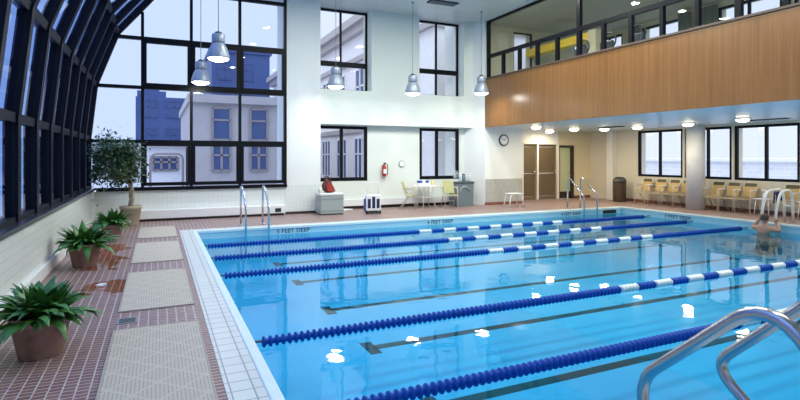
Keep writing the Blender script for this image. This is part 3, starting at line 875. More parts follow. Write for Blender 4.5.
# foreground pair: a post on the deck, a bend, a long slope and a leg into the pool
for X, lab in ((2.30, 'large steel handrail in the foreground, left one with full bend in view'), (2.92, 'large steel handrail in the foreground, right one with curled end over water')):
    if X < 2.5:
        pts = [(X, 0.98, 0.0), (X, 1.02, 0.66), (X, 1.30, 1.025), (X, 1.93, 0.455), (X, 1.92, -0.62)]
        rad = [0.25, 0.26, 0.10]
    else:
        pts = [(X, 0.98, 0.0), (X, 1.02, 0.70), (X, 1.27, 1.08), (X, 1.97, 0.40), (X, 1.66, 0.16), (X, 1.42, 0.0)]
        rad = [0.25, 0.24, 0.14, 0.12]
    handrail(pts, rad, 'pool_handrail', lab, 0.030, M_steel2, group='foreground steel handrails', base=(X, 0.98, 0))
for X, lab in ((1.76, 'thin steel pool rail at the far edge, left of the pair by the grid window'), (2.26, 'thin steel pool rail at the far edge, right of the pair by the grid window')):
    handrail([(X, 12.62, 0.0), (X, 12.58, 0.93), (X, 12.30, 0.88), (X, 11.86, 0.50), (X, 11.86, -0.6)], [0.12, 0.1, 0.14], 'pool_rail', lab, 0.024, M_steel, group='rails by the grid window', base=(X, 12.62, 0))
for X, lab in ((11.5, 'steel stair rail at the far edge in front of the green door'), (12.02, 'steel stair rail at the far edge in front of the cream wall')):
    handrail([(X, 12.42, 0.0), (X, 12.40, 0.93), (X, 12.28, 0.93), (X, 11.72, 0.42), (X, 11.72, -0.6)], [0.12, 0.1, 0.10], 'stair_rail', lab, 0.024, M_steel, group='stair rails before the doors', base=(X, 12.42, 0))
ld = thing('pool_ladder', 'white arched pool ladder with a swimmer holding on, right side', 'pool ladder', (13.35, 7.53, 0))
for dy, xa, xb in ((0.14, -0.20, 0.74), (-0.14, -0.14, 0.58)):
    m = MB(); m.tube(arc([(xa, dy, -0.58), (xa, dy, 0.20), (xa + 0.2, dy, 0.78), (xb - 0.14, dy, 0.81), (xb - 0.02, dy, 0.60), (xb, dy, 0.0)], [0.2, 0.2, 0.13, 0.1], 6), 0.030, 12); m.build('rail', M_whiteenamel, ld)
m = MB(); m.tube([(0.57, -0.14, 0.40), (0.73, 0.14, 0.40)], 0.022, 10); m.build('crossbar', M_whiteenamel, ld)
for z in (-0.28, -0.5):
    m = MB(); m.box(-0.25, -0.16, -0.15, 0.15, z, z + 0.03, 0.006); m.build('step', M_whiteenamel, ld)

# ------------------------------------------------------------------ mats and small things on the deck
for (y0, y1, lab) in ((3.40, 5.42, 'beige drain mat closest to the viewer'), (6.06, 8.04, 'beige drain mat in front of the middle potted plant, second nearest'),
                      (8.75, 10.75, 'beige drain mat third from the viewer'), (11.35, 13.1, 'beige drain mat farthest away, by the heater wall')):
    o = thing('drain_mat', lab, 'mat', (0, (y0 + y1) / 2, 0), group='drain mats along the pool')
    h_ = (y1 - y0) / 2
    m = MB(); m.box(-0.36, 0.345, -h_, h_, 0, 0.012, 0.004); m.build('mat_grid', M_mat, o)
    m = MB(); m.box(-0.372, -0.36, -h_ - 0.012, h_ + 0.012, 0, 0.014); m.box(0.345, 0.357, -h_ - 0.012, h_ + 0.012, 0, 0.014); m.box(-0.36, 0.345, -h_ - 0.012, -h_, 0, 0.014); m.box(-0.36, 0.345, h_, h_ + 0.012, 0, 0.014)
    m.build('mat_edge', plain('mat_edge', (0.40, 0.36, 0.31), 0.7), o)
o = thing('floor_drain', 'small grey drain plate set in the tiles between two mats', 'drain', (-0.27, 5.72, 0))
m = MB(); m.box(-0.09, 0.09, -0.09, 0.09, 0, 0.006); m.build('plate', M_ventgrey, o)
m = MB()
for k in range(5): m.box(-0.07, 0.07, -0.065 + k * 0.03, -0.053 + k * 0.03, 0.006, 0.008)
m.build('slots', M_vent, o)
m = MB()
random.seed(3)
pts = [(0.065 * math.cos(a) * random.uniform(.5, 1.3), 0.04 * math.sin(a) * random.uniform(.5, 1.3)) for a in [2 * PI * k / 9 for k in range(9)]]
top = [m.bm.verts.new((p[0], p[1], 0.012 + 0.03 * random.random())) for p in pts]
cv = m.bm.verts.new((0, 0, 0.045)); bot = [m.bm.verts.new((p[0] * .8, p[1] * .8, 0.0)) for p in pts]
for i in range(9):
    j = (i + 1) % 9
    m.bm.faces.new((top[i], top[j], cv)); m.bm.faces.new((top[j], top[i], bot[i], bot[j]))
m.bm.faces.new(bot[::-1])
tag(m.build('paper_scrap', M_paper, None, (-0.62, 7.38, 0.0)), 'crumpled white paper scrap lying on the wet red tiles', 'paper')

# ------------------------------------------------------------------ plants
XMIN = [-99]
def leaf(m, base, az, el, ln, wd, droop, seg=6, fold=0.25, twist=0.0):
    p = Vector(base); pitch = el
    side = Vector((-math.sin(az + twist), math.cos(az + twist), 0))
    prev = None
    st = ln / seg
    for k in range(seg + 1):
        t = k / seg
        wv = wd * max(0.0, math.sin(PI * min(1, (t * 0.86 + 0.14)) ** 0.8)) if t > 0.22 else wd * 0.07
        if k == seg: wv = 0.001
        p.x = max(p.x, XMIN[0] + wv * .5)
        d = Vector((math.cos(az) * math.cos(pitch), math.sin(az) * math.cos(pitch), math.sin(pitch)))
        nrm = side.cross(d)
        a = m.bm.verts.new(p - side * wv * .5 - nrm * (-fold) * wv * .5)
        c_ = m.bm.verts.new(p)
        b_ = m.bm.verts.new(p + side * wv * .5 - nrm * (-fold) * wv * .5)
        if prev:
            f = m.bm.faces.new((prev[0], prev[1], c_, a)); f.smooth = True
            f = m.bm.faces.new((prev[1], prev[2], b_, c_)); f.smooth = True
        prev = (a, c_, b_)
        p = p + d * st
        pitch -= droop / seg * (0.4 + 1.2 * t)
def pot_mesh(r0, r1, h):
    m = MB(); m.lathe([(r0 * .96, 0), (r0, 0.01), (r1 * .955, h - 0.075), (r1, h - 0.07), (r1 * 1.02, h), (r1 * .90, h), (r1 * .88, h - 0.05), (0.001, h - 0.05)], (0, 0, 0), 32)
    return m
def plant(x, y, s, label, nleaf, seed, ln=(0.34, 0.52)):
    random.seed(seed)
    o = thing('potted_plant', label, 'potted plant', (x, y, 0), 0, 'leafy potted plants by the low wall')
    pot_mesh(0.155 * s, 0.215 * s, 0.335 * s).build('pot', M_pot, o)
    m = MB(); m.lathe([(0.18 * s, 0.270 * s), (0.18 * s, 0.292 * s), (0.001, 0.300 * s)], (0, 0, 0), 20); m.build('soil', M_soil, o)
    XMIN[0] = XL + 0.07 - x
    m = MB()
    for k in range(nleaf):
        az = random.random() * 2 * PI
        u = random.random()
        el = R(82 - 62 * u) + random.uniform(-.12, .12)
        r = random.random() * 0.10 * s
        leaf(m, (r * math.cos(az), r * math.sin(az), 0.29 * s), az + random.uniform(-.4, .4), el, random.uniform(*ln) * s * (0.8 + 0.3 * u), random.uniform(0.09, 0.145) * s, random.uniform(1.0, 2.3) * (0.6 + .7 * u), fold=random.uniform(.1, .4), twist=random.uniform(-.5, .5))
    m.build('foliage', M_leaf, o)
    return o
plant(-0.86, 5.05, 1.0, 'leafy green plant in a terracotta pot closest to the viewer', 170, 11, (0.30, 0.45))
plant(-0.97, 8.85, 1.0, 'leafy green plant in a terracotta pot, middle of the row', 130, 12, (0.34, 0.50))
plant(-0.80, 11.5, 0.92, 'leafy green plant in a terracotta pot just before the small tree', 110, 13)
t = thing('potted_tree', 'small ficus tree with pale twisted trunk in beige pot by the corner', 'potted tree', (-0.58, 13.72, 0))
pot_mesh(0.17, 0.235, 0.46).build('pot', M_potbeige, t)
m = MB(); m.lathe([(0.19, 0.39), (0.19, 0.415), (0.001, 0.425)], (0, 0, 0), 20); m.build('soil', M_soil, t)
m = MB()
for ph in (0, 2.1, 4.2):
    pts = []
    for k in range(17):
        tt = k / 16
        pts.append((0.035 * math.cos(ph + tt * 7.5) + 0.02 * math.sin(tt * 4), 0.035 * math.sin(ph + tt * 7.5), 0.40 + tt * 0.72))
    m.tube(pts, [0.030 - 0.010 * k / 16 for k in range(17)], 8)
random.seed(21)
tips = []
for k in range(24):
    th = random.random() * 2 * PI; ph = math.acos(random.uniform(-.75, 1)); q = random.uniform(.55, 1.0)
    tip = (-0.36 + 0.66 * q * math.sin(ph) * math.cos(th), -0.50 + 0.90 * q * math.sin(ph) * math.sin(th), 1.50 + 0.50 * q * math.cos(ph))
    tip = (max(tip[0], -0.74), min(tip[1], 0.42), tip[2])
    tips.append(tip)
    mid = (tip[0] * .45, tip[1] * .45, 1.05 + (tip[2] - 1.05) * .6)
    m.tube([(0, 0, 1.0 + random.random() * .1), mid, tip], [0.014, 0.009, 0.004], 6)
m.build('trunk', M_bark, t)
m = MB()
def ficus_leaf(p, sz):
    az = random.random() * 2 * PI; el = random.uniform(-1.1, .3)
    d = Vector((math.cos(az) * math.cos(el), math.sin(az) * math.cos(el), math.sin(el)))
    s_ = Vector((-math.sin(az), math.cos(az), random.uniform(-.5, .5))).normalized()
    nn = s_.cross(d)
    a = m.bm.verts.new(p); b_ = m.bm.verts.new(p + d * sz * .5 + s_ * sz * .24 + nn * sz * .07); c_ = m.bm.verts.new(p + d * sz); e_ = m.bm.verts.new(p + d * sz * .5 - s_ * sz * .24 + nn * sz * .07)
    m.bm.faces.new((a, b_, c_)); m.bm.faces.new((a, c_, e_))
for tip in tips:
    for k in range(210):
        q_ = Vector(tip) + Vector((random.gauss(0, .13), random.gauss(0, .14), random.gauss(0, .11)))
        if q_.x < -0.71 or q_.y > 0.55: continue
        ficus_leaf(q_, random.uniform(.08, .125))
for k in range(420):
    ficus_leaf(Vector((-0.30 + random.gauss(0, .18), -0.4 + random.gauss(0, .28), 1.5 + random.gauss(0, .25))), random.uniform(.08, .125))
m.build('foliage', M_leaf2, t)

# ------------------------------------------------------------------ chairs
def make_chair(label, group, back_mat, seat_mat, band):
    """tubular arm chair, facing -Y in its own frame, origin on the floor"""
    o = thing('patio_chair', label, 'chair', group=group)
    W = 0.205
    for s in (-1, 1):
        m = MB()
        # front leg rises, becomes the arm and meets the back upright
        m.tube(arc([(s * W, -0.25, 0.0), (s * W, -0.22, 0.62), (s * W, 0.14, 0.64)], 0.06), 0.012, 8)
        m.build('leg', M_chairframe, o)
        m = MB(); m.tube([(s * W, 0.24, 0.0), (s * W, -0.02, 0.42), (s * W, -0.15, 0.44)], 0.012, 8); m.build('leg', M_chairframe, o)
        m = MB(); m.box(s * W - 0.022, s * W + 0.022, -0.22, 0.08, 0.645, 0.668, 0.006); m.build('armrest', M_trimwhite if band else M_chairframe, o)
    m = MB(); m.tube(arc([(-W + .025, 0.02, 0.42), (-W + .025, 0.20, 0.86), (W - .025, 0.20, 0.86), (W - .025, 0.02, 0.42)], 0.05), 0.012, 8)
    m.build('back_frame', M_chairframe, o)
    m = MB(); m.tube([(-W, -0.235, 0.40), (W, -0.235, 0.40)], 0.010, 8); m.build('stretcher', M_chairframe, o)
    m = MB(); m.tube([(-W, 0.10, 0.22), (W, 0.10, 0.22)], 0.009, 8); m.build('stretcher', M_chairframe, o)
    m = MB(); m.prism([(-0.24, 0.425), (-0.24, 0.455), (0.04, 0.435), (0.04, 0.405)], -W + .015, W - .015, 'X'); m.build('seat', seat_mat, o)
    m = MB(); m.prism([(0.035, 0.47), (0.055, 0.465), (0.205, 0.83), (0.185, 0.84)] if not band else [(0.035, 0.47), (0.055, 0.465), (0.172, 0.75), (0.152, 0.76)], -W + .03, W - .03, 'X'); m.build('backrest', back_mat, o)
    if band:
        m = MB(); m.prism([(0.150, 0.755), (0.175, 0.75), (0.212, 0.84), (0.187, 0.85)], -W + .025, W - .025, 'X'); m.build('head_band', M_olive, o)
    return o
row = [(12.62, 'tan chair beside the brown bin, first in the row'), (12.08, 'tan chair second from the brown bin'), (11.58, 'tan chair third from the brown bin'), (11.11, 'tan chair just left of the round column'),
       (10.12, 'tan chair just right of the round column'), (9.655, 'tan chair second to the right of the round column'), (9.19, 'tan chair left of the small white table with bottle'), (8.12, 'tan chair behind the white ladder with a blue towel')]
ch = make_chair(row[0][1], 'tan chairs along the window wall', M_tan, M_tan, True)
ch.location = (15.12, row[0][0], 0); ch.rotation_euler = (0, 0, R(-90))
random.seed(5)
for y, lab in row[1:]:
    dup(ch, (15.12, y, 0), R(-90) + random.uniform(-.02, .02), lab)
gc = make_chair('pale green chair at the left of the round table, angled', 'pale green chairs at the round table', M_greencloth, M_greencloth, False)
gc.location = (6.95, 14.35, 0); gc.rotation_euler = (0, 0, R(55))
dup(gc, (8.27, 14.12, 0), R(-12), 'pale green chair between the round table and slate bin')

# ------------------------------------------------------------------ tables
t = thing('round_table', 'round white table on thin legs under the recessed window', 'table', (7.72, 14.62, 0))
m = MB(); m.lathe([(0.43, 0.675), (0.44, 0.68), (0.44, 0.70), (0.43, 0.705)], (0, 0, 0), 32); m.build('tabletop', M_whiteenamel, t)
for a in (45, 135, 225, 315):
    m = MB(); c_, s_ = math.cos(R(a)), math.sin(R(a)); m.tube([(0.30 * c_, 0.30 * s_, 0.0), (0.22 * c_, 0.22 * s_, 0.676)], 0.014, 8); m.build('leg', M_whiteenamel, t)
m = MB(); m.lathe([(0.235, 0.32), (0.25, 0.325), (0.235, 0.335)], (0, 0, 0), 24); m.build('shelf_ring', M_whiteenamel, t)
b_ = thing('towel_box', 'white tray of folded blue towels on the round table', 'tray', (7.60, 14.62, 0.705))
m = MB(); m.box(-0.19, 0.19, -0.12, 0.12, 0, 0.015); m.box(-0.19, 0.19, -0.12, -0.11, 0.015, 0.08); m.box(-0.19, 0.19, 0.11, 0.12, 0.015, 0.08); m.box(-0.19, -0.18, -0.11, 0.11, 0.015, 0.08); m.box(0.18, 0.19, -0.11, 0.11, 0.015, 0.08); m.build('tray', M_whiteenamel, b_)
for k in range(3):
    m = MB(); m.box(-0.17 + k * .115, -0.06 + k * .115, -0.1, 0.1, 0.016, 0.15 + 0.02 * (k % 2), 0.02); m.build('towel', M_blue if k != 1 else M_paper, b_)
b_ = thing('bottle', 'small yellow spray bottle on the round table', 'bottle', (7.92, 14.58, 0.705))
m = MB(); m.lathe([(0.04, 0), (0.042, 0.01), (0.042, 0.12), (0.018, 0.16), (0.018, 0.18)], (0, 0, 0), 16); m.build('bottle_body', plain('pale_yellow_plastic', (0.75, 0.68, 0.25), 0.4), b_)
m = MB(); m.lathe([(0.022, 0.18), (0.022, 0.22), (0.0, 0.225)], (0, 0, 0), 12); m.box(-0.05, 0.01, -0.012, 0.012, 0.20, 0.225); m.build('cap', M_machine, b_)
def side_table(x, y, label):
    t = thing('side_table', label, 'table', (x, y, 0), group='low white side tables by the windows')
    m = MB(); m.box(-0.20, 0.20, -0.21, 0.21, 0.43, 0.46, 0.008); m.build('tabletop', M_whiteenamel, t)
    for sx_ in (-1, 1):
        for sy_ in (-1, 1):
            m = MB(); m.tube([(sx_ * .18, sy_ * .19, 0), (sx_ * .15, sy_ * .16, 0.432)], 0.013, 8); m.build('leg', M_whiteenamel, t)
side_table(15.1, 8.70, 'low white table holding a white bottle, between tan chairs')
side_table(15.1, 7.62, 'low white table at the picture edge behind the ladder')
b_ = thing('spray_bottle', 'white spray bottle standing on the low white table', 'bottle', (15.05, 8.68, 0.46))
m = MB(); m.lathe([(0.05, 0), (0.055, 0.015), (0.055, 0.12), (0.02, 0.18), (0.02, 0.20)], (0, 0, 0), 16); m.build('bottle_body', M_paper, b_)
m = MB(); m.box(-0.02, 0.02, -0.03, 0.09, 0.20, 0.25, 0.006); m.tube([(0, 0.07, 0.20), (0, 0.05, 0.15)], 0.007, 6); m.build('trigger_head', M_paper, b_)
m = MB()                                           # towel over the chair arm, falling to both sides
prof_ = [(-0.055, 0.40), (-0.035, 0.62), (-0.03, 0.672), (0.0, 0.684), (0.03, 0.672), (0.035, 0.60), (0.05, 0.36)]
for yy in range(8):
    for k, q in enumerate(prof_):
        m.bm.verts.new((-0.16 + yy * 0.035, q[0] + 0.008 * math.sin(yy * 1.7), q[1]))
m.bm.verts.ensure_lookup_table()
for yy in range(7):
    for k in range(6):
        i = yy * 7 + k
        m.bm.faces.new((m.bm.verts[i], m.bm.verts[i + 1], m.bm.verts[i + 8], m.bm.verts[i + 7])).smooth = True
tw = m.build('towel', M_towelblue, None, (15.03, 8.325, 0.0))
sm = tw.modifiers.new('thick', 'SOLIDIFY'); sm.thickness = 0.012
tag(tw, 'dark blue towel hung over the chair arm behind the ladder', 'towel')

# ------------------------------------------------------------------ things along the back wall
b_ = thing('storage_box', 'grey storage box with pale lid beside the broad white pier', 'storage box', (4.37, 14.08, 0))
m = MB(); m.box(-0.33, 0.33, -0.26, 0.26, 0.03, 0.53, 0.015); m.build('box_body', M_grey, b_)
m = MB(); m.box(-0.35, 0.35, -0.28, 0.28, 0.53, 0.60, 0.02); m.build('lid', M_greylid, b_)
m = MB(); m.box(-0.335, 0.335, -0.268, -0.255, 0.42, 0.45); m.box(-0.335, 0.335, -0.268, -0.255, 0.10, 0.13); m.build('rib_band', plain('grey_band', (0.28, 0.33, 0.33), 0.5), b_)
m = MB(); m.box(-0.32, 0.32, -0.25, 0.25, 0, 0.03); m.build('plinth', M_machine, b_)
bg = thing('gym_bag', 'slumped red and brown bag on the grey storage box', 'bag', (4.33, 14.10, 0.60))
m = MB()
bmesh.ops.create_icosphere(m.bm, subdivisions=3, radius=1.0)
for v_ in m.bm.verts:
    z = v_.co.z
    w_ = 0.75 - 0.28 * z + 0.1 * math.sin(5 * v_.co.x + 3 * z)
    v_.co = Vector((v_.co.x * 0.17 * w_ * 1.3 - 0.05 * z, v_.co.y * 0.12 * w_, max(0.0, 0.19 + z * 0.21)))
for f in m.bm.faces: f.smooth = True
m.build('bag_body', M_maroon, bg)
m = MB(); m.prism([(-0.05, 0.05), (0.10, 0.03), (0.13, 0.16), (0.0, 0.30), (-0.08, 0.22)], -0.155, -0.10, 'Y'); m.build('front_flap', M_red, bg)
m = MB(); m.tube(arc([(-0.06, 0, 0.36), (-0.10, 0, 0.46), (0.02, 0, 0.45), (0.20, -0.02, 0.02)], 0.08), 0.014, 8); m.build('strap', M_maroon, bg)
b_ = thing('white_cup', 'small pale cup at the left edge of the storage box lid', 'cup', (4.08, 14.02, 0.60))
m = MB(); m.lathe([(0.04, 0), (0.055, 0.16), (0.047, 0.16), (0.035, 0.01), (0.001, 0.01)], (0, 0, 0), 16); m.build('cup_wall', M_greylid, b_)
# robotic pool cleaner on its caddy
rc = thing('pool_cleaner_caddy', 'blue and white pool cleaner on a wheeled caddy', 'pool cleaner', (5.50, 13.62, 0), R(-14))
m = MB(); m.box(-0.21, 0.21, -0.14, -0.04, 0.09, 0.55, 0.03); m.build('front_shell', M_whiteenamel, rc)
m = MB(); m.box(-0.20, 0.20, -0.04, 0.20, 0.07, 0.53, 0.06); m.box(-0.25, -0.19, -0.03, 0.18, 0.06, 0.42, 0.02); m.build('cleaner_body', M_blue, rc)
for k in (-1, 0, 1):
    m = MB(); m.box(k * 0.125 - 0.042, k * 0.125 + 0.042, -0.148, -0.136, 0.17, 0.43 + (0.0 if k else 0.06), 0.003); m.build('slot', M_navy, rc)
m = MB(); m.tube(arc([(-0.16, 0.05, 0.45), (-0.16, 0.08, 0.86), (0.16, 0.08, 0.86), (0.16, 0.05, 0.45)], 0.04), 0.013, 8); m.build('handle', M_whiteenamel, rc)
for s in (-1, 1):
    m = MB(); m.lathe([(0.07, -0.02), (0.075, -0.01), (0.075, 0.01), (0.07, 0.02)], (s * 0.19, -0.06 if s > 0 else 0.02, 0.075), 18, 'X'); m.build('wheel', M_machine, rc)
m = MB(); m.box(-0.18, 0.18, -0.10, 0.15, 0.03, 0.06); m.box(-0.16, -0.12, 0.10, 0.14, 0, 0.03); m.box(0.12, 0.16, 0.10, 0.14, 0, 0.03); m.build('caddy_base', M_machine, rc)
m = MB(); m.tube([(5.0, 14.85, 0.02), (5.1, 14.7, 0.02), (5.3, 14.75, 0.02), (5.2, 14.9, 0.02), (4.95, 14.95, 0.02), (4.8, 14.8, 0.02), (5.05, 14.62, 0.02)], 0.02, 8)
tag(m.build('hose_coil', M_whiteenamel), 'loose white hose on the deck beside the storage box', 'hose')
# slate bin with jars
b_ = thing('slate_bin', 'slate blue upright bin against the splayed pier', 'bin', (9.02, 14.62, 0))
m = MB(); m.prism([(-0.31, 0.0), (0.31, 0.0), (0.33, 0.74), (-0.33, 0.74)], -0.24, 0.24, 'Y'); m.build('bin_body', M_bin, b_)
m = MB(); m.box(-0.35, 0.35, -0.26, 0.26, 0.74, 0.80, 0.015); m.build('lid', plain('slate_lid', (0.07, 0.09, 0.10), 0.4), b_)
m = MB(); m.tube(arc([(-0.20, -0.242, 0.42), (-0.16, -0.25, 0.60), (0.0, -0.25, 0.66), (0.18, -0.25, 0.52)], 0.08), 0.022, 8); m.build('hose_handle', M_grey, b_)
for k, (dx, h_, mt) in enumerate(((-0.03, 0.26, M_frost), (0.085, 0.25, M_bin), (0.20, 0.26, M_frost), (0.31, 0.25, M_frost))):
    o = thing('jar', ['pale jar on the slate bin, beside the fan', 'dark jar among pale ones on the slate bin', 'pale jar right of the dark jar on the slate bin', 'pale jar nearest the pier on the slate bin'][k], 'jar', (9.02 + dx, 14.62, 0.80), group='jars on the slate bin')
    m = MB(); m.lathe([(0.052, 0), (0.056, 0.01), (0.056, h_ - 0.04), (0.045, h_ - 0.03)], (0, 0, 0), 16); m.build('jar_body', mt, o)
    m = MB(); m.lathe([(0.05, h_ - 0.03), (0.05, h_)], (0, 0, 0), 16); m.build('jar_lid', M_whiteenamel if k != 1 else M_machine, o)
f = thing('table_fan', 'small round pale fan on the left of the slate bin', 'fan', (8.79, 14.62, 0.80), R(-10))
m = MB(); m.lathe([(0.08, 0), (0.08, 0.015), (0.02, 0.03)], (0, 0, 0), 18); m.tube([(0, 0.02, 0.02), (0, 0.02, 0.24)], 0.012, 8); m.build('stand', M_frost, f)
m = MB()
for r_ in (0.05, 0.085, 0.12):
    m.tube([(r_ * math.cos(a), -0.03, 0.24 + r_ * math.sin(a)) for a in [2 * PI * k / 24 for k in range(25)]], 0.005, 6, cap=False)
for k in range(12):
    a = 2 * PI * k / 12; m.tube([(0, -0.035, 0.24), (0.12 * math.cos(a), -0.03, 0.24 + 0.12 * math.sin(a))], 0.003, 5)
m.build('grille', M_frost, f)
m = MB()
for k in range(3):
    a = 2 * PI * k / 3
    v = [m.bm.verts.new(p) for p in ((0, -0.005, 0.24), (0.11 * math.cos(a), 0.0, 0.24 + 0.11 * math.sin(a)), (0.11 * math.cos(a + .9), -0.015, 0.24 + 0.11 * math.sin(a + .9)))]
    m.bm.faces.new(v)
m.lathe([(0.025, -0.02), (0.03, 0.04)], (0, 0, 0.24), 12, 'Y'); m.build('blades', M_frost, f)
# white bench stool
s_ = thing('shower_stool', 'white backless stool in front of the tiled pier', 'stool', (10.22, 13.42, 0))
m = MB(); m.box(-0.24, 0.24, -0.15, 0.15, 0.42, 0.46, 0.015); m.build('seat', M_whiteenamel, s_)
for sx_ in (-1, 1):
    for sy_ in (-1, 1):
        m = MB(); m.tube(arc([(sx_ * .27, sy_ * .16, 0), (sx_ * .22, sy_ * .12, 0.36), (sx_ * .12, sy_ * .12, 0.425)], 0.08), 0.018, 8); m.build('leg', M_whiteenamel, s_)
# brown bin
b_ = thing('trash_can', 'brown domed trash can beside the white pilaster', 'trash can', (15.05, 13.62, 0))
m = MB(); m.lathe([(0.20, 0), (0.215, 0.01), (0.22, 0.66), (0.225, 0.67)], (0, 0, 0), 28); m.build('can_body', M_brownbin, b_)
m = MB(); m.lathe([(0.23, 0.67), (0.235, 0.70), (0.22, 0.80), (0.15, 0.87), (0.0, 0.89)], (0, 0, 0), 28); m.build('dome_lid', M_machine, b_)
m = MB(); m.box(-0.24, -0.205, -0.10, 0.10, 0.70, 0.80, 0.01); m.build('flap', M_brown, b_)

# ------------------------------------------------------------------ gallery furnishings
m = MB(); m.box(12.36, 12.66, 12.42, DY, 5.30, 5.56)
struct(m.build('trim_6', M_yellow), 'bright yellow beam inside the gallery', 'beam')
m = MB(); m.box(12.34, 12.68, 12.10, 12.42, SOF + 0.32, 5.60)
struct(m.build('wall_gallery_post', plain('gallery_post_paint', (0.62, 0.58, 0.40), 0.6)), 'square cream post carrying the yellow beam', 'post')
def curtain(y0, y1, label):
    m = MB(); n = 28
    rows = []
    for z in (6.2, 5.0, SOF + 0.325):
        rows.append([m.bm.verts.new((XR - 0.16 + 0.045 * math.sin(k * 1.35), y0 + (y1 - y0) * k / n, z)) for k in range(n + 1)])
    for i in range(2):
        for k in range(n):
            m.bm.faces.new((rows[i][k], rows[i][k + 1], rows[i + 1][k + 1], rows[i + 1][k])).smooth = True
    o = thing('curtain', label, 'curtain', (0, 0, 0), group='gallery curtains')
    c_ = m.build('drape', M_curtain, o); c_.modifiers.new('thick', 'SOLIDIFY').thickness = 0.01
    m = MB(); m.tube([(XR - 0.16, y0 - 0.05, 6.22), (XR - 0.16, y1 + 0.05, 6.22)], 0.014, 8); m.build('rod', M_machine, o)
curtain(13.08, 13.45, 'grey green curtain at the gallery corner side of the first wide window')
curtain(11.10, 11.50, 'grey green curtain just right of the first wide gallery window')
curtain(10.22, 10.70, 'broad grey green curtain just left of the second wide gallery window')
def machine(x, y, rz, label):
    GF = SOF + 0.32
    o = thing('treadmill', label, 'exercise machine', (x, y, GF), rz, 'exercise machines in the gallery')
    m = MB(); m.box(-0.35, 0.35, -0.8, 0.8, 0.05, 0.18, 0.02); m.box(-0.3, 0.3, -0.75, -0.6, 0, 0.05); m.box(-0.3, 0.3, 0.6, 0.75, 0, 0.05); m.build('deck', M_machine, o)
    for s in (-1, 1):
        m = MB(); m.tube(arc([(s * .33, 0.6, 0.17), (s * .33, 0.75, 1.28), (s * .33, 0.1, 1.30), (s * .33, 0.0, 1.05)], 0.08), 0.025, 8); m.build('handrail', M_machine, o)
    m = MB(); m.box(-0.20, 0.20, 0.66, 0.76, 1.28, 1.60, 0.03); m.build('console', M_machine, o)
    m = MB(); m.tube([(0.20 * math.cos(a), 0.62, 1.62 + 0.20 * math.sin(a)) for a in [2 * PI * k / 20 for k in range(21)]], 0.02, 8, cap=False); m.build('grip_ring', M_machine, o)
machine(10.9, 10.5, R(90), 'dark exercise machine by the cream gallery post')
machine(10.9, 9.62, R(90), 'dark exercise machine in the middle of the gallery glass')
machine(10.9, 8.75, R(90), 'dark exercise machine nearest the curtains')

# ------------------------------------------------------------------ swimmer
def skin_figure(joints, edges, radii, name, mat, parent, root=0, sub=2):
    me = bpy.data.meshes.new(name)
    me.from_pydata([Vector(j) for j in joints], edges, [])
    o = bpy.data.objects.new(name, me); COL.objects.link(o)
    md = o.modifiers.new('skin', 'SKIN')
    sv = me.skin_vertices[0].data if me.skin_vertices else None
    if sv is None:
        bpy.context.view_layer.objects.active = o
        me.attributes  # skin layer is added with the modifier
    for i, r in enumerate(radii):
        r = r if isinstance(r, tuple) else (r, r)
        me.skin_vertices[0].data[i].radius = r
        me.skin_vertices[0].data[i].use_root = (i == root)
    o.modifiers.new('sub', 'SUBSURF').levels = sub
    o.modifiers['sub'].render_levels = sub
    me.materials.append(mat)
    dg = bpy.context.evaluated_depsgraph_get()
    ev = bpy.data.meshes.new_from_object(o.evaluated_get(dg))
    for p_ in ev.polygons: p_.use_smooth = True
    o.modifiers.clear(); o.data = ev
    bpy.data.meshes.remove(me)
    if parent: o.parent = parent
    return o
EXTRA = True
sw = thing('person', 'swimmer chest deep in the pool holding the white ladder', 'person', (12.94, 7.50, 0))
J = [(-0.02, 0, -0.56), (-0.03, 0, -0.40), (-0.01, 0, -0.22), (0.01, 0, -0.07), (0.03, 0, 0.0), (0.045, 0, 0.05),
     (0.0, 0.19, -0.08), (0.10, 0.30, -0.10), (0.19, 0.20, 0.11), (0.215, 0.168, 0.185),
     (0.0, -0.19, -0.08), (0.08, -0.31, -0.12), (0.19, -0.20, 0.02), (0.215, -0.17, 0.09),
     (0.02, 0.11, -0.58), (0.20, 0.17, -0.36), (0.13, 0.15, -0.63), (0.22, 0.15, -0.66),
     (0.02, -0.11, -0.58), (0.20, -0.17, -0.36), (0.13, -0.15, -0.63), (0.22, -0.15, -0.66)]
Ed = [(0, 1), (1, 2), (2, 3), (3, 4), (4, 5), (3, 6), (6, 7), (7, 8), (8, 9), (3, 10), (10, 11), (11, 12), (12, 13), (0, 14), (14, 15), (15, 16), (16, 17), (0, 18), (18, 19), (19, 20), (20, 21)]
Rr = [(0.13, .12), (0.125, .11), (0.145, .11), (0.12, .09), 0.055, 0.05, 0.062, 0.048, 0.036, 0.026, 0.062, 0.048, 0.036, 0.026, 0.085, 0.065, 0.045, 0.03, 0.085, 0.065, 0.045, 0.03]
body = skin_figure(J, Ed, Rr, 'body', M_skin, sw)
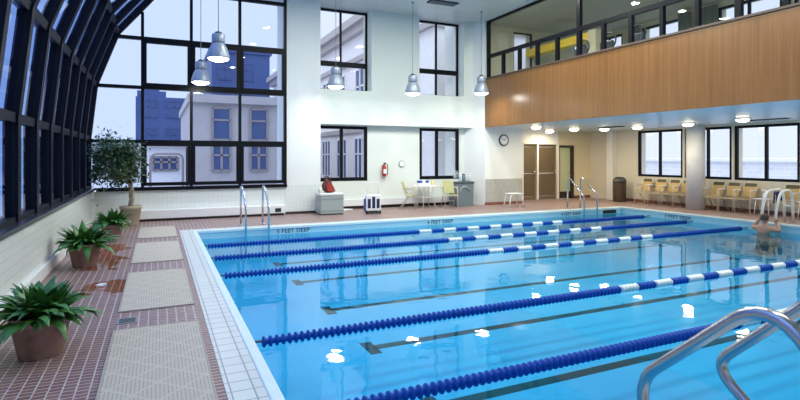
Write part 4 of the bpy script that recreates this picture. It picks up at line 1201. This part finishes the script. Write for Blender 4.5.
# head with brow, nose, chin and ears, and the hands with five fingers, joined to the body mesh
m = MB()
m.bm.from_mesh(body.data)
t = bmesh.new(); bmesh.ops.create_icosphere(t, subdivisions=4, radius=1.0)
for v_ in t.verts:
    x_0, y_0, z_0 = v_.co
    jaw = 1 - 0.22 * max(0, -z_0)
    p_ = Vector((x_0 * 0.098 * (1 - 0.10 * max(0, -z_0)), y_0 * 0.077 * jaw, z_0 * 0.118))
    if x_0 > 0.4:                                   # the face looks along +X
        if abs(y_0) < 0.18 and -0.30 < z_0 < 0.12: p_.x += 0.022 * (1 - abs(y_0) / 0.18) * (1 - abs(z_0 + 0.14) / 0.28)
        if 0.08 < abs(y_0) < 0.55 and abs(z_0 - 0.08) < 0.12: p_.x -= 0.010
        if abs(y_0) < 0.35 and abs(z_0 + 0.48) < 0.06: p_.x -= 0.006
    v_.co = p_ + Vector((0.065, 0, 0.145))
for f_ in t.faces: f_.smooth = True
m.merge(t)
for s in (-1, 1):
    t = bmesh.new(); bmesh.ops.create_icosphere(t, subdivisions=2, radius=1.0)
    for v_ in t.verts: v_.co = Vector((v_.co.x * 0.018 + 0.055, v_.co.y * 0.010 + s * 0.079, v_.co.z * 0.031 + 0.145))
    m.merge(t)
for hx, hy, hz in ((0.215, 0.165, 0.20), (0.215, -0.165, 0.105)):
    t = bmesh.new(); bmesh.ops.create_icosphere(t, subdivisions=2, radius=1.0)
    for v_ in t.verts: v_.co = Vector((v_.co.x * 0.022 + hx - 0.022, v_.co.y * 0.036 + hy, v_.co.z * 0.045 + hz))
    m.merge(t)
    sg = 1 if hy > 0 else -1
    for k in range(4):                              # fingers close around the rail
        zz = hz - 0.028 + 0.019 * k; l_ = (0.8, 1.0, 1.05, 0.95)[k]
        m.tube(arc([(hx - 0.02, hy + sg * .028, zz), (hx + 0.015 * l_, hy + sg * .045, zz), (hx + 0.046 * l_, hy + sg * .030, zz), (hx + 0.05, hy - sg * .004, zz - .004)], 0.02, 3), 0.0085, 8)
    m.tube(arc([(hx - 0.025, hy - sg * .02, hz + .02), (hx + 0.0, hy - sg * .046, hz + .045), (hx + 0.035, hy - sg * .034, hz + .05)], 0.02, 3), 0.0095, 8)
me_old = body.data
m2 = bpy.data.meshes.new('body'); m.bm.to_mesh(m2); m.bm.free(); m2.materials.append(M_skin); body.data = m2
bpy.data.meshes.remove(me_old)
t = MB(); bmesh.ops.create_icosphere(t.bm, subdivisions=4, radius=1.0)
kill = [v_ for v_ in t.bm.verts if v_.co.z < -0.35 or (v_.co.x > 0.35 and v_.co.z < 0.42)]
bmesh.ops.delete(t.bm, geom=kill, context='VERTS')
for v_ in t.bm.verts:
    v_.co = Vector((v_.co.x * 0.106 + 0.062, v_.co.y * 0.086, v_.co.z * 0.124 + 0.147))
for f_ in t.bm.faces: f_.smooth = True
hr = t.build('hair', M_hair, sw); hr.modifiers.new('thick', 'SOLIDIFY').thickness = 0.006
for s in (-1, 1):
    t = MB(); bmesh.ops.create_icosphere(t.bm, subdivisions=2, radius=0.011); ey = t.build('eye', M_machine, sw, (0.150, s * 0.030, 0.153))
t = MB(); t.lathe([(0.155, -0.66), (0.165, -0.60), (0.150, -0.50), (0.138, -0.46)], (-0.02, 0, 0), 24, 'Z', squash=(.9, 1.0)); t.build('swim_trunks', M_swim, sw)

# ------------------------------------------------------------------ outside
m = MB(); m.box(-60, 90, 16.2, 120, -3.2, -3.0); m.box(-60, -2.4, -20, 16.2, -3.2, -3.0); m.box(16.4, 90, -20, 16.2, -3.2, -3.0)
struct(m.build('ground', plain('street_grey', (0.42, 0.45, 0.50), 0.8)), 'grey street level outside the windows', 'ground')
M_bbeige = plain('beige_stone', (0.46, 0.43, 0.45), 0.8, var=0.1, scale=3)
M_bblue = plain('slate_blue_cladding', (0.05, 0.09, 0.25), 0.5, var=0.2, scale=0.5)
M_bpale = plain('pale_stone', (0.86, 0.86, 0.90), 0.8, var=0.08, scale=3)
M_bwin = plain('dark_blue_window', (0.05, 0.09, 0.24), 0.15)
M_bbrown = plain('brown_frame', (0.30, 0.26, 0.28), 0.5)
def bwin(b_, face, u0, u1, z0, z1, pos, mulls=1, fm=None):
    """window of an outside building; frame is a part and its pane a sub-part"""
    m = MB(); e_ = 0.10
    us = [u0] + [u0 + (u1 - u0) * k / (mulls + 1) for k in range(1, mulls + 1)] + [u1]
    bars = [(q - .05, q + .05, z0, z1) for q in us] + [(u0, u1, z0 - .05, z0 + .05), (u0, u1, z1 - .05, z1 + .05), (u0, u1, z0 + (z1 - z0) * .62 - .04, z0 + (z1 - z0) * .62 + .04)]
    for a, c_, z_0, z_1 in bars:
        if face == 'Y': m.box(a, c_, pos - 0.08, pos + 0.02, z_0, z_1)
        else: m.box(pos - 0.08, pos + 0.02, a, c_, z_0, z_1)
    f_ = m.build('window', fm or M_bpale, b_)
    m = MB()
    if face == 'Y': m.box(u0, u1, pos - 0.03, pos + 0.01, z0, z1)
    else: m.box(pos - 0.03, pos + 0.01, u0, u1, z0, z1)
    m.build('pane', M_bwin, f_)
# slate blue tower behind the grid window
b_ = thing('tower_block', 'slate blue tower block seen through the grid window', 'building')
m = MB(); m.box(-1.6, 4.4, 46, 60, -3, 6.4); m.build('wall', M_bblue, b_)
m = MB(); m.box(-1.5, 0.6, 46.2, 52, 6.4, 6.9); m.box(-1.1, 0.1, 46.4, 50, 6.9, 7.2); m.build('roof_plant', M_bblue, b_)
for x in (-1.2, 0.6, 2.4):
    for z in (0.2, 2.6, 4.8): bwin(b_, 'Y', x, x + 1.1, z, z + 1.3, 46, 1, M_bblue)
# second dark block higher up
b_ = thing('office_block', 'taller blue office block behind the pendant lamps', 'building')
m = MB(); m.box(4.6, 10.0, 52, 66, -3, 11.6); m.build('wall', M_bblue, b_)
m = MB(); m.box(4.4, 10.2, 51.8, 66, 11.6, 12.0); m.build('cornice', M_bblue, b_)
for x in (5.2, 7.2):
    for z in (3.0, 6.0, 9.0): bwin(b_, 'Y', x, x + 1.2, z, z + 1.6, 52, 1, M_bblue)
# beige building with windows, close to the end wall
b_ = thing('beige_building', 'beige building with tall windows close behind the grid window', 'building')
m = MB(); m.box(1.25, 6.4, 24, 34, -3, 3.95); m.build('wall', M_bbeige, b_)
m = MB(); m.box(1.15, 6.5, 23.8, 34.2, 3.95, 4.3); m.build('cornice', M_bbeige, b_)
for x in (2.15, 3.75, 5.4):
    bwin(b_, 'Y', x, x + 0.75, 2.35, 3.75, 24, 0, M_bbrown); bwin(b_, 'Y', x, x + 0.75, 1.0, 2.1, 24, 1, M_bbrown)
# classical building whose side runs away from us, behind the recess windows
b_ = thing('cornice_building', 'pale stone building with deep cornice behind the recess windows', 'building')
m = MB(); m.box(9.6, 16, 17.5, 48, -3, 8.4); m.build('wall', M_bpale, b_)
m = MB(); m.box(9.0, 16.4, 17.2, 48.4, 8.4, 8.8); m.box(9.25, 16.4, 17.3, 48.4, 8.0, 8.4); m.box(9.4, 16.4, 17.4, 48.3, 6.6, 6.85); m.build('cornice', M_bbeige, b_)
m = MB(); m.box(9.45, 16.4, 17.4, 48.3, 2.9, 3.15); m.build('string_course', M_bbeige, b_)
y = 18.6
while y < 46:
    bwin(b_, 'X', y, y + 1.7, 0.4, 2.6, 9.6, 2)
    bwin(b_, 'X', y + .2, y + 1.5, 3.8, 6.2, 9.6, 1)
    y += 3.0
# low white roof sheds
b_ = thing('roof_shed', 'low pale roof building below the slate tower', 'building')
m = MB(); m.box(-2.9, 1.15, 25.5, 28, -3, 2.05); m.build('wall', M_bpale, b_)
m = MB(); m.box(-3.0, 1.2, 25.3, 28.2, 2.05, 2.2); m.build('roof', M_bbeige, b_)
bwin(b_, 'Y', -0.2, 0.8, 1.0, 1.6, 25.5, 2, M_bbrown); bwin(b_, 'Y', -1.9, -0.9, 0.9, 1.5, 25.5, 1, M_bbrown)
m = MB(); m.tube(arc([(-0.3, 24.9, -3.0), (-0.3, 24.9, 1.75), (1.0, 24.9, 1.75), (1.0, 24.9, -3.0)], .3), 0.05, 10); m.build('pipe', M_bbrown, b_)
# pale facade outside the right windows
b_ = thing('white_facade', 'pale facade close outside the right hand windows', 'building')
m = MB(); m.box(34, 40, -2, 40, -3, 1.3); m.build('wall', tiled('pale_brick', (0.78, 0.80, 0.86), (0.72, 0.74, 0.82), (0.86, 0.88, 0.92), 0.5, 0.25, 0.02, 'YZ', 0.7, 0.5, 0)[0], b_)
m = MB(); m.box(33.8, 40, -2, 40, 1.3, 1.5); m.build('string_course', M_bpale, b_)
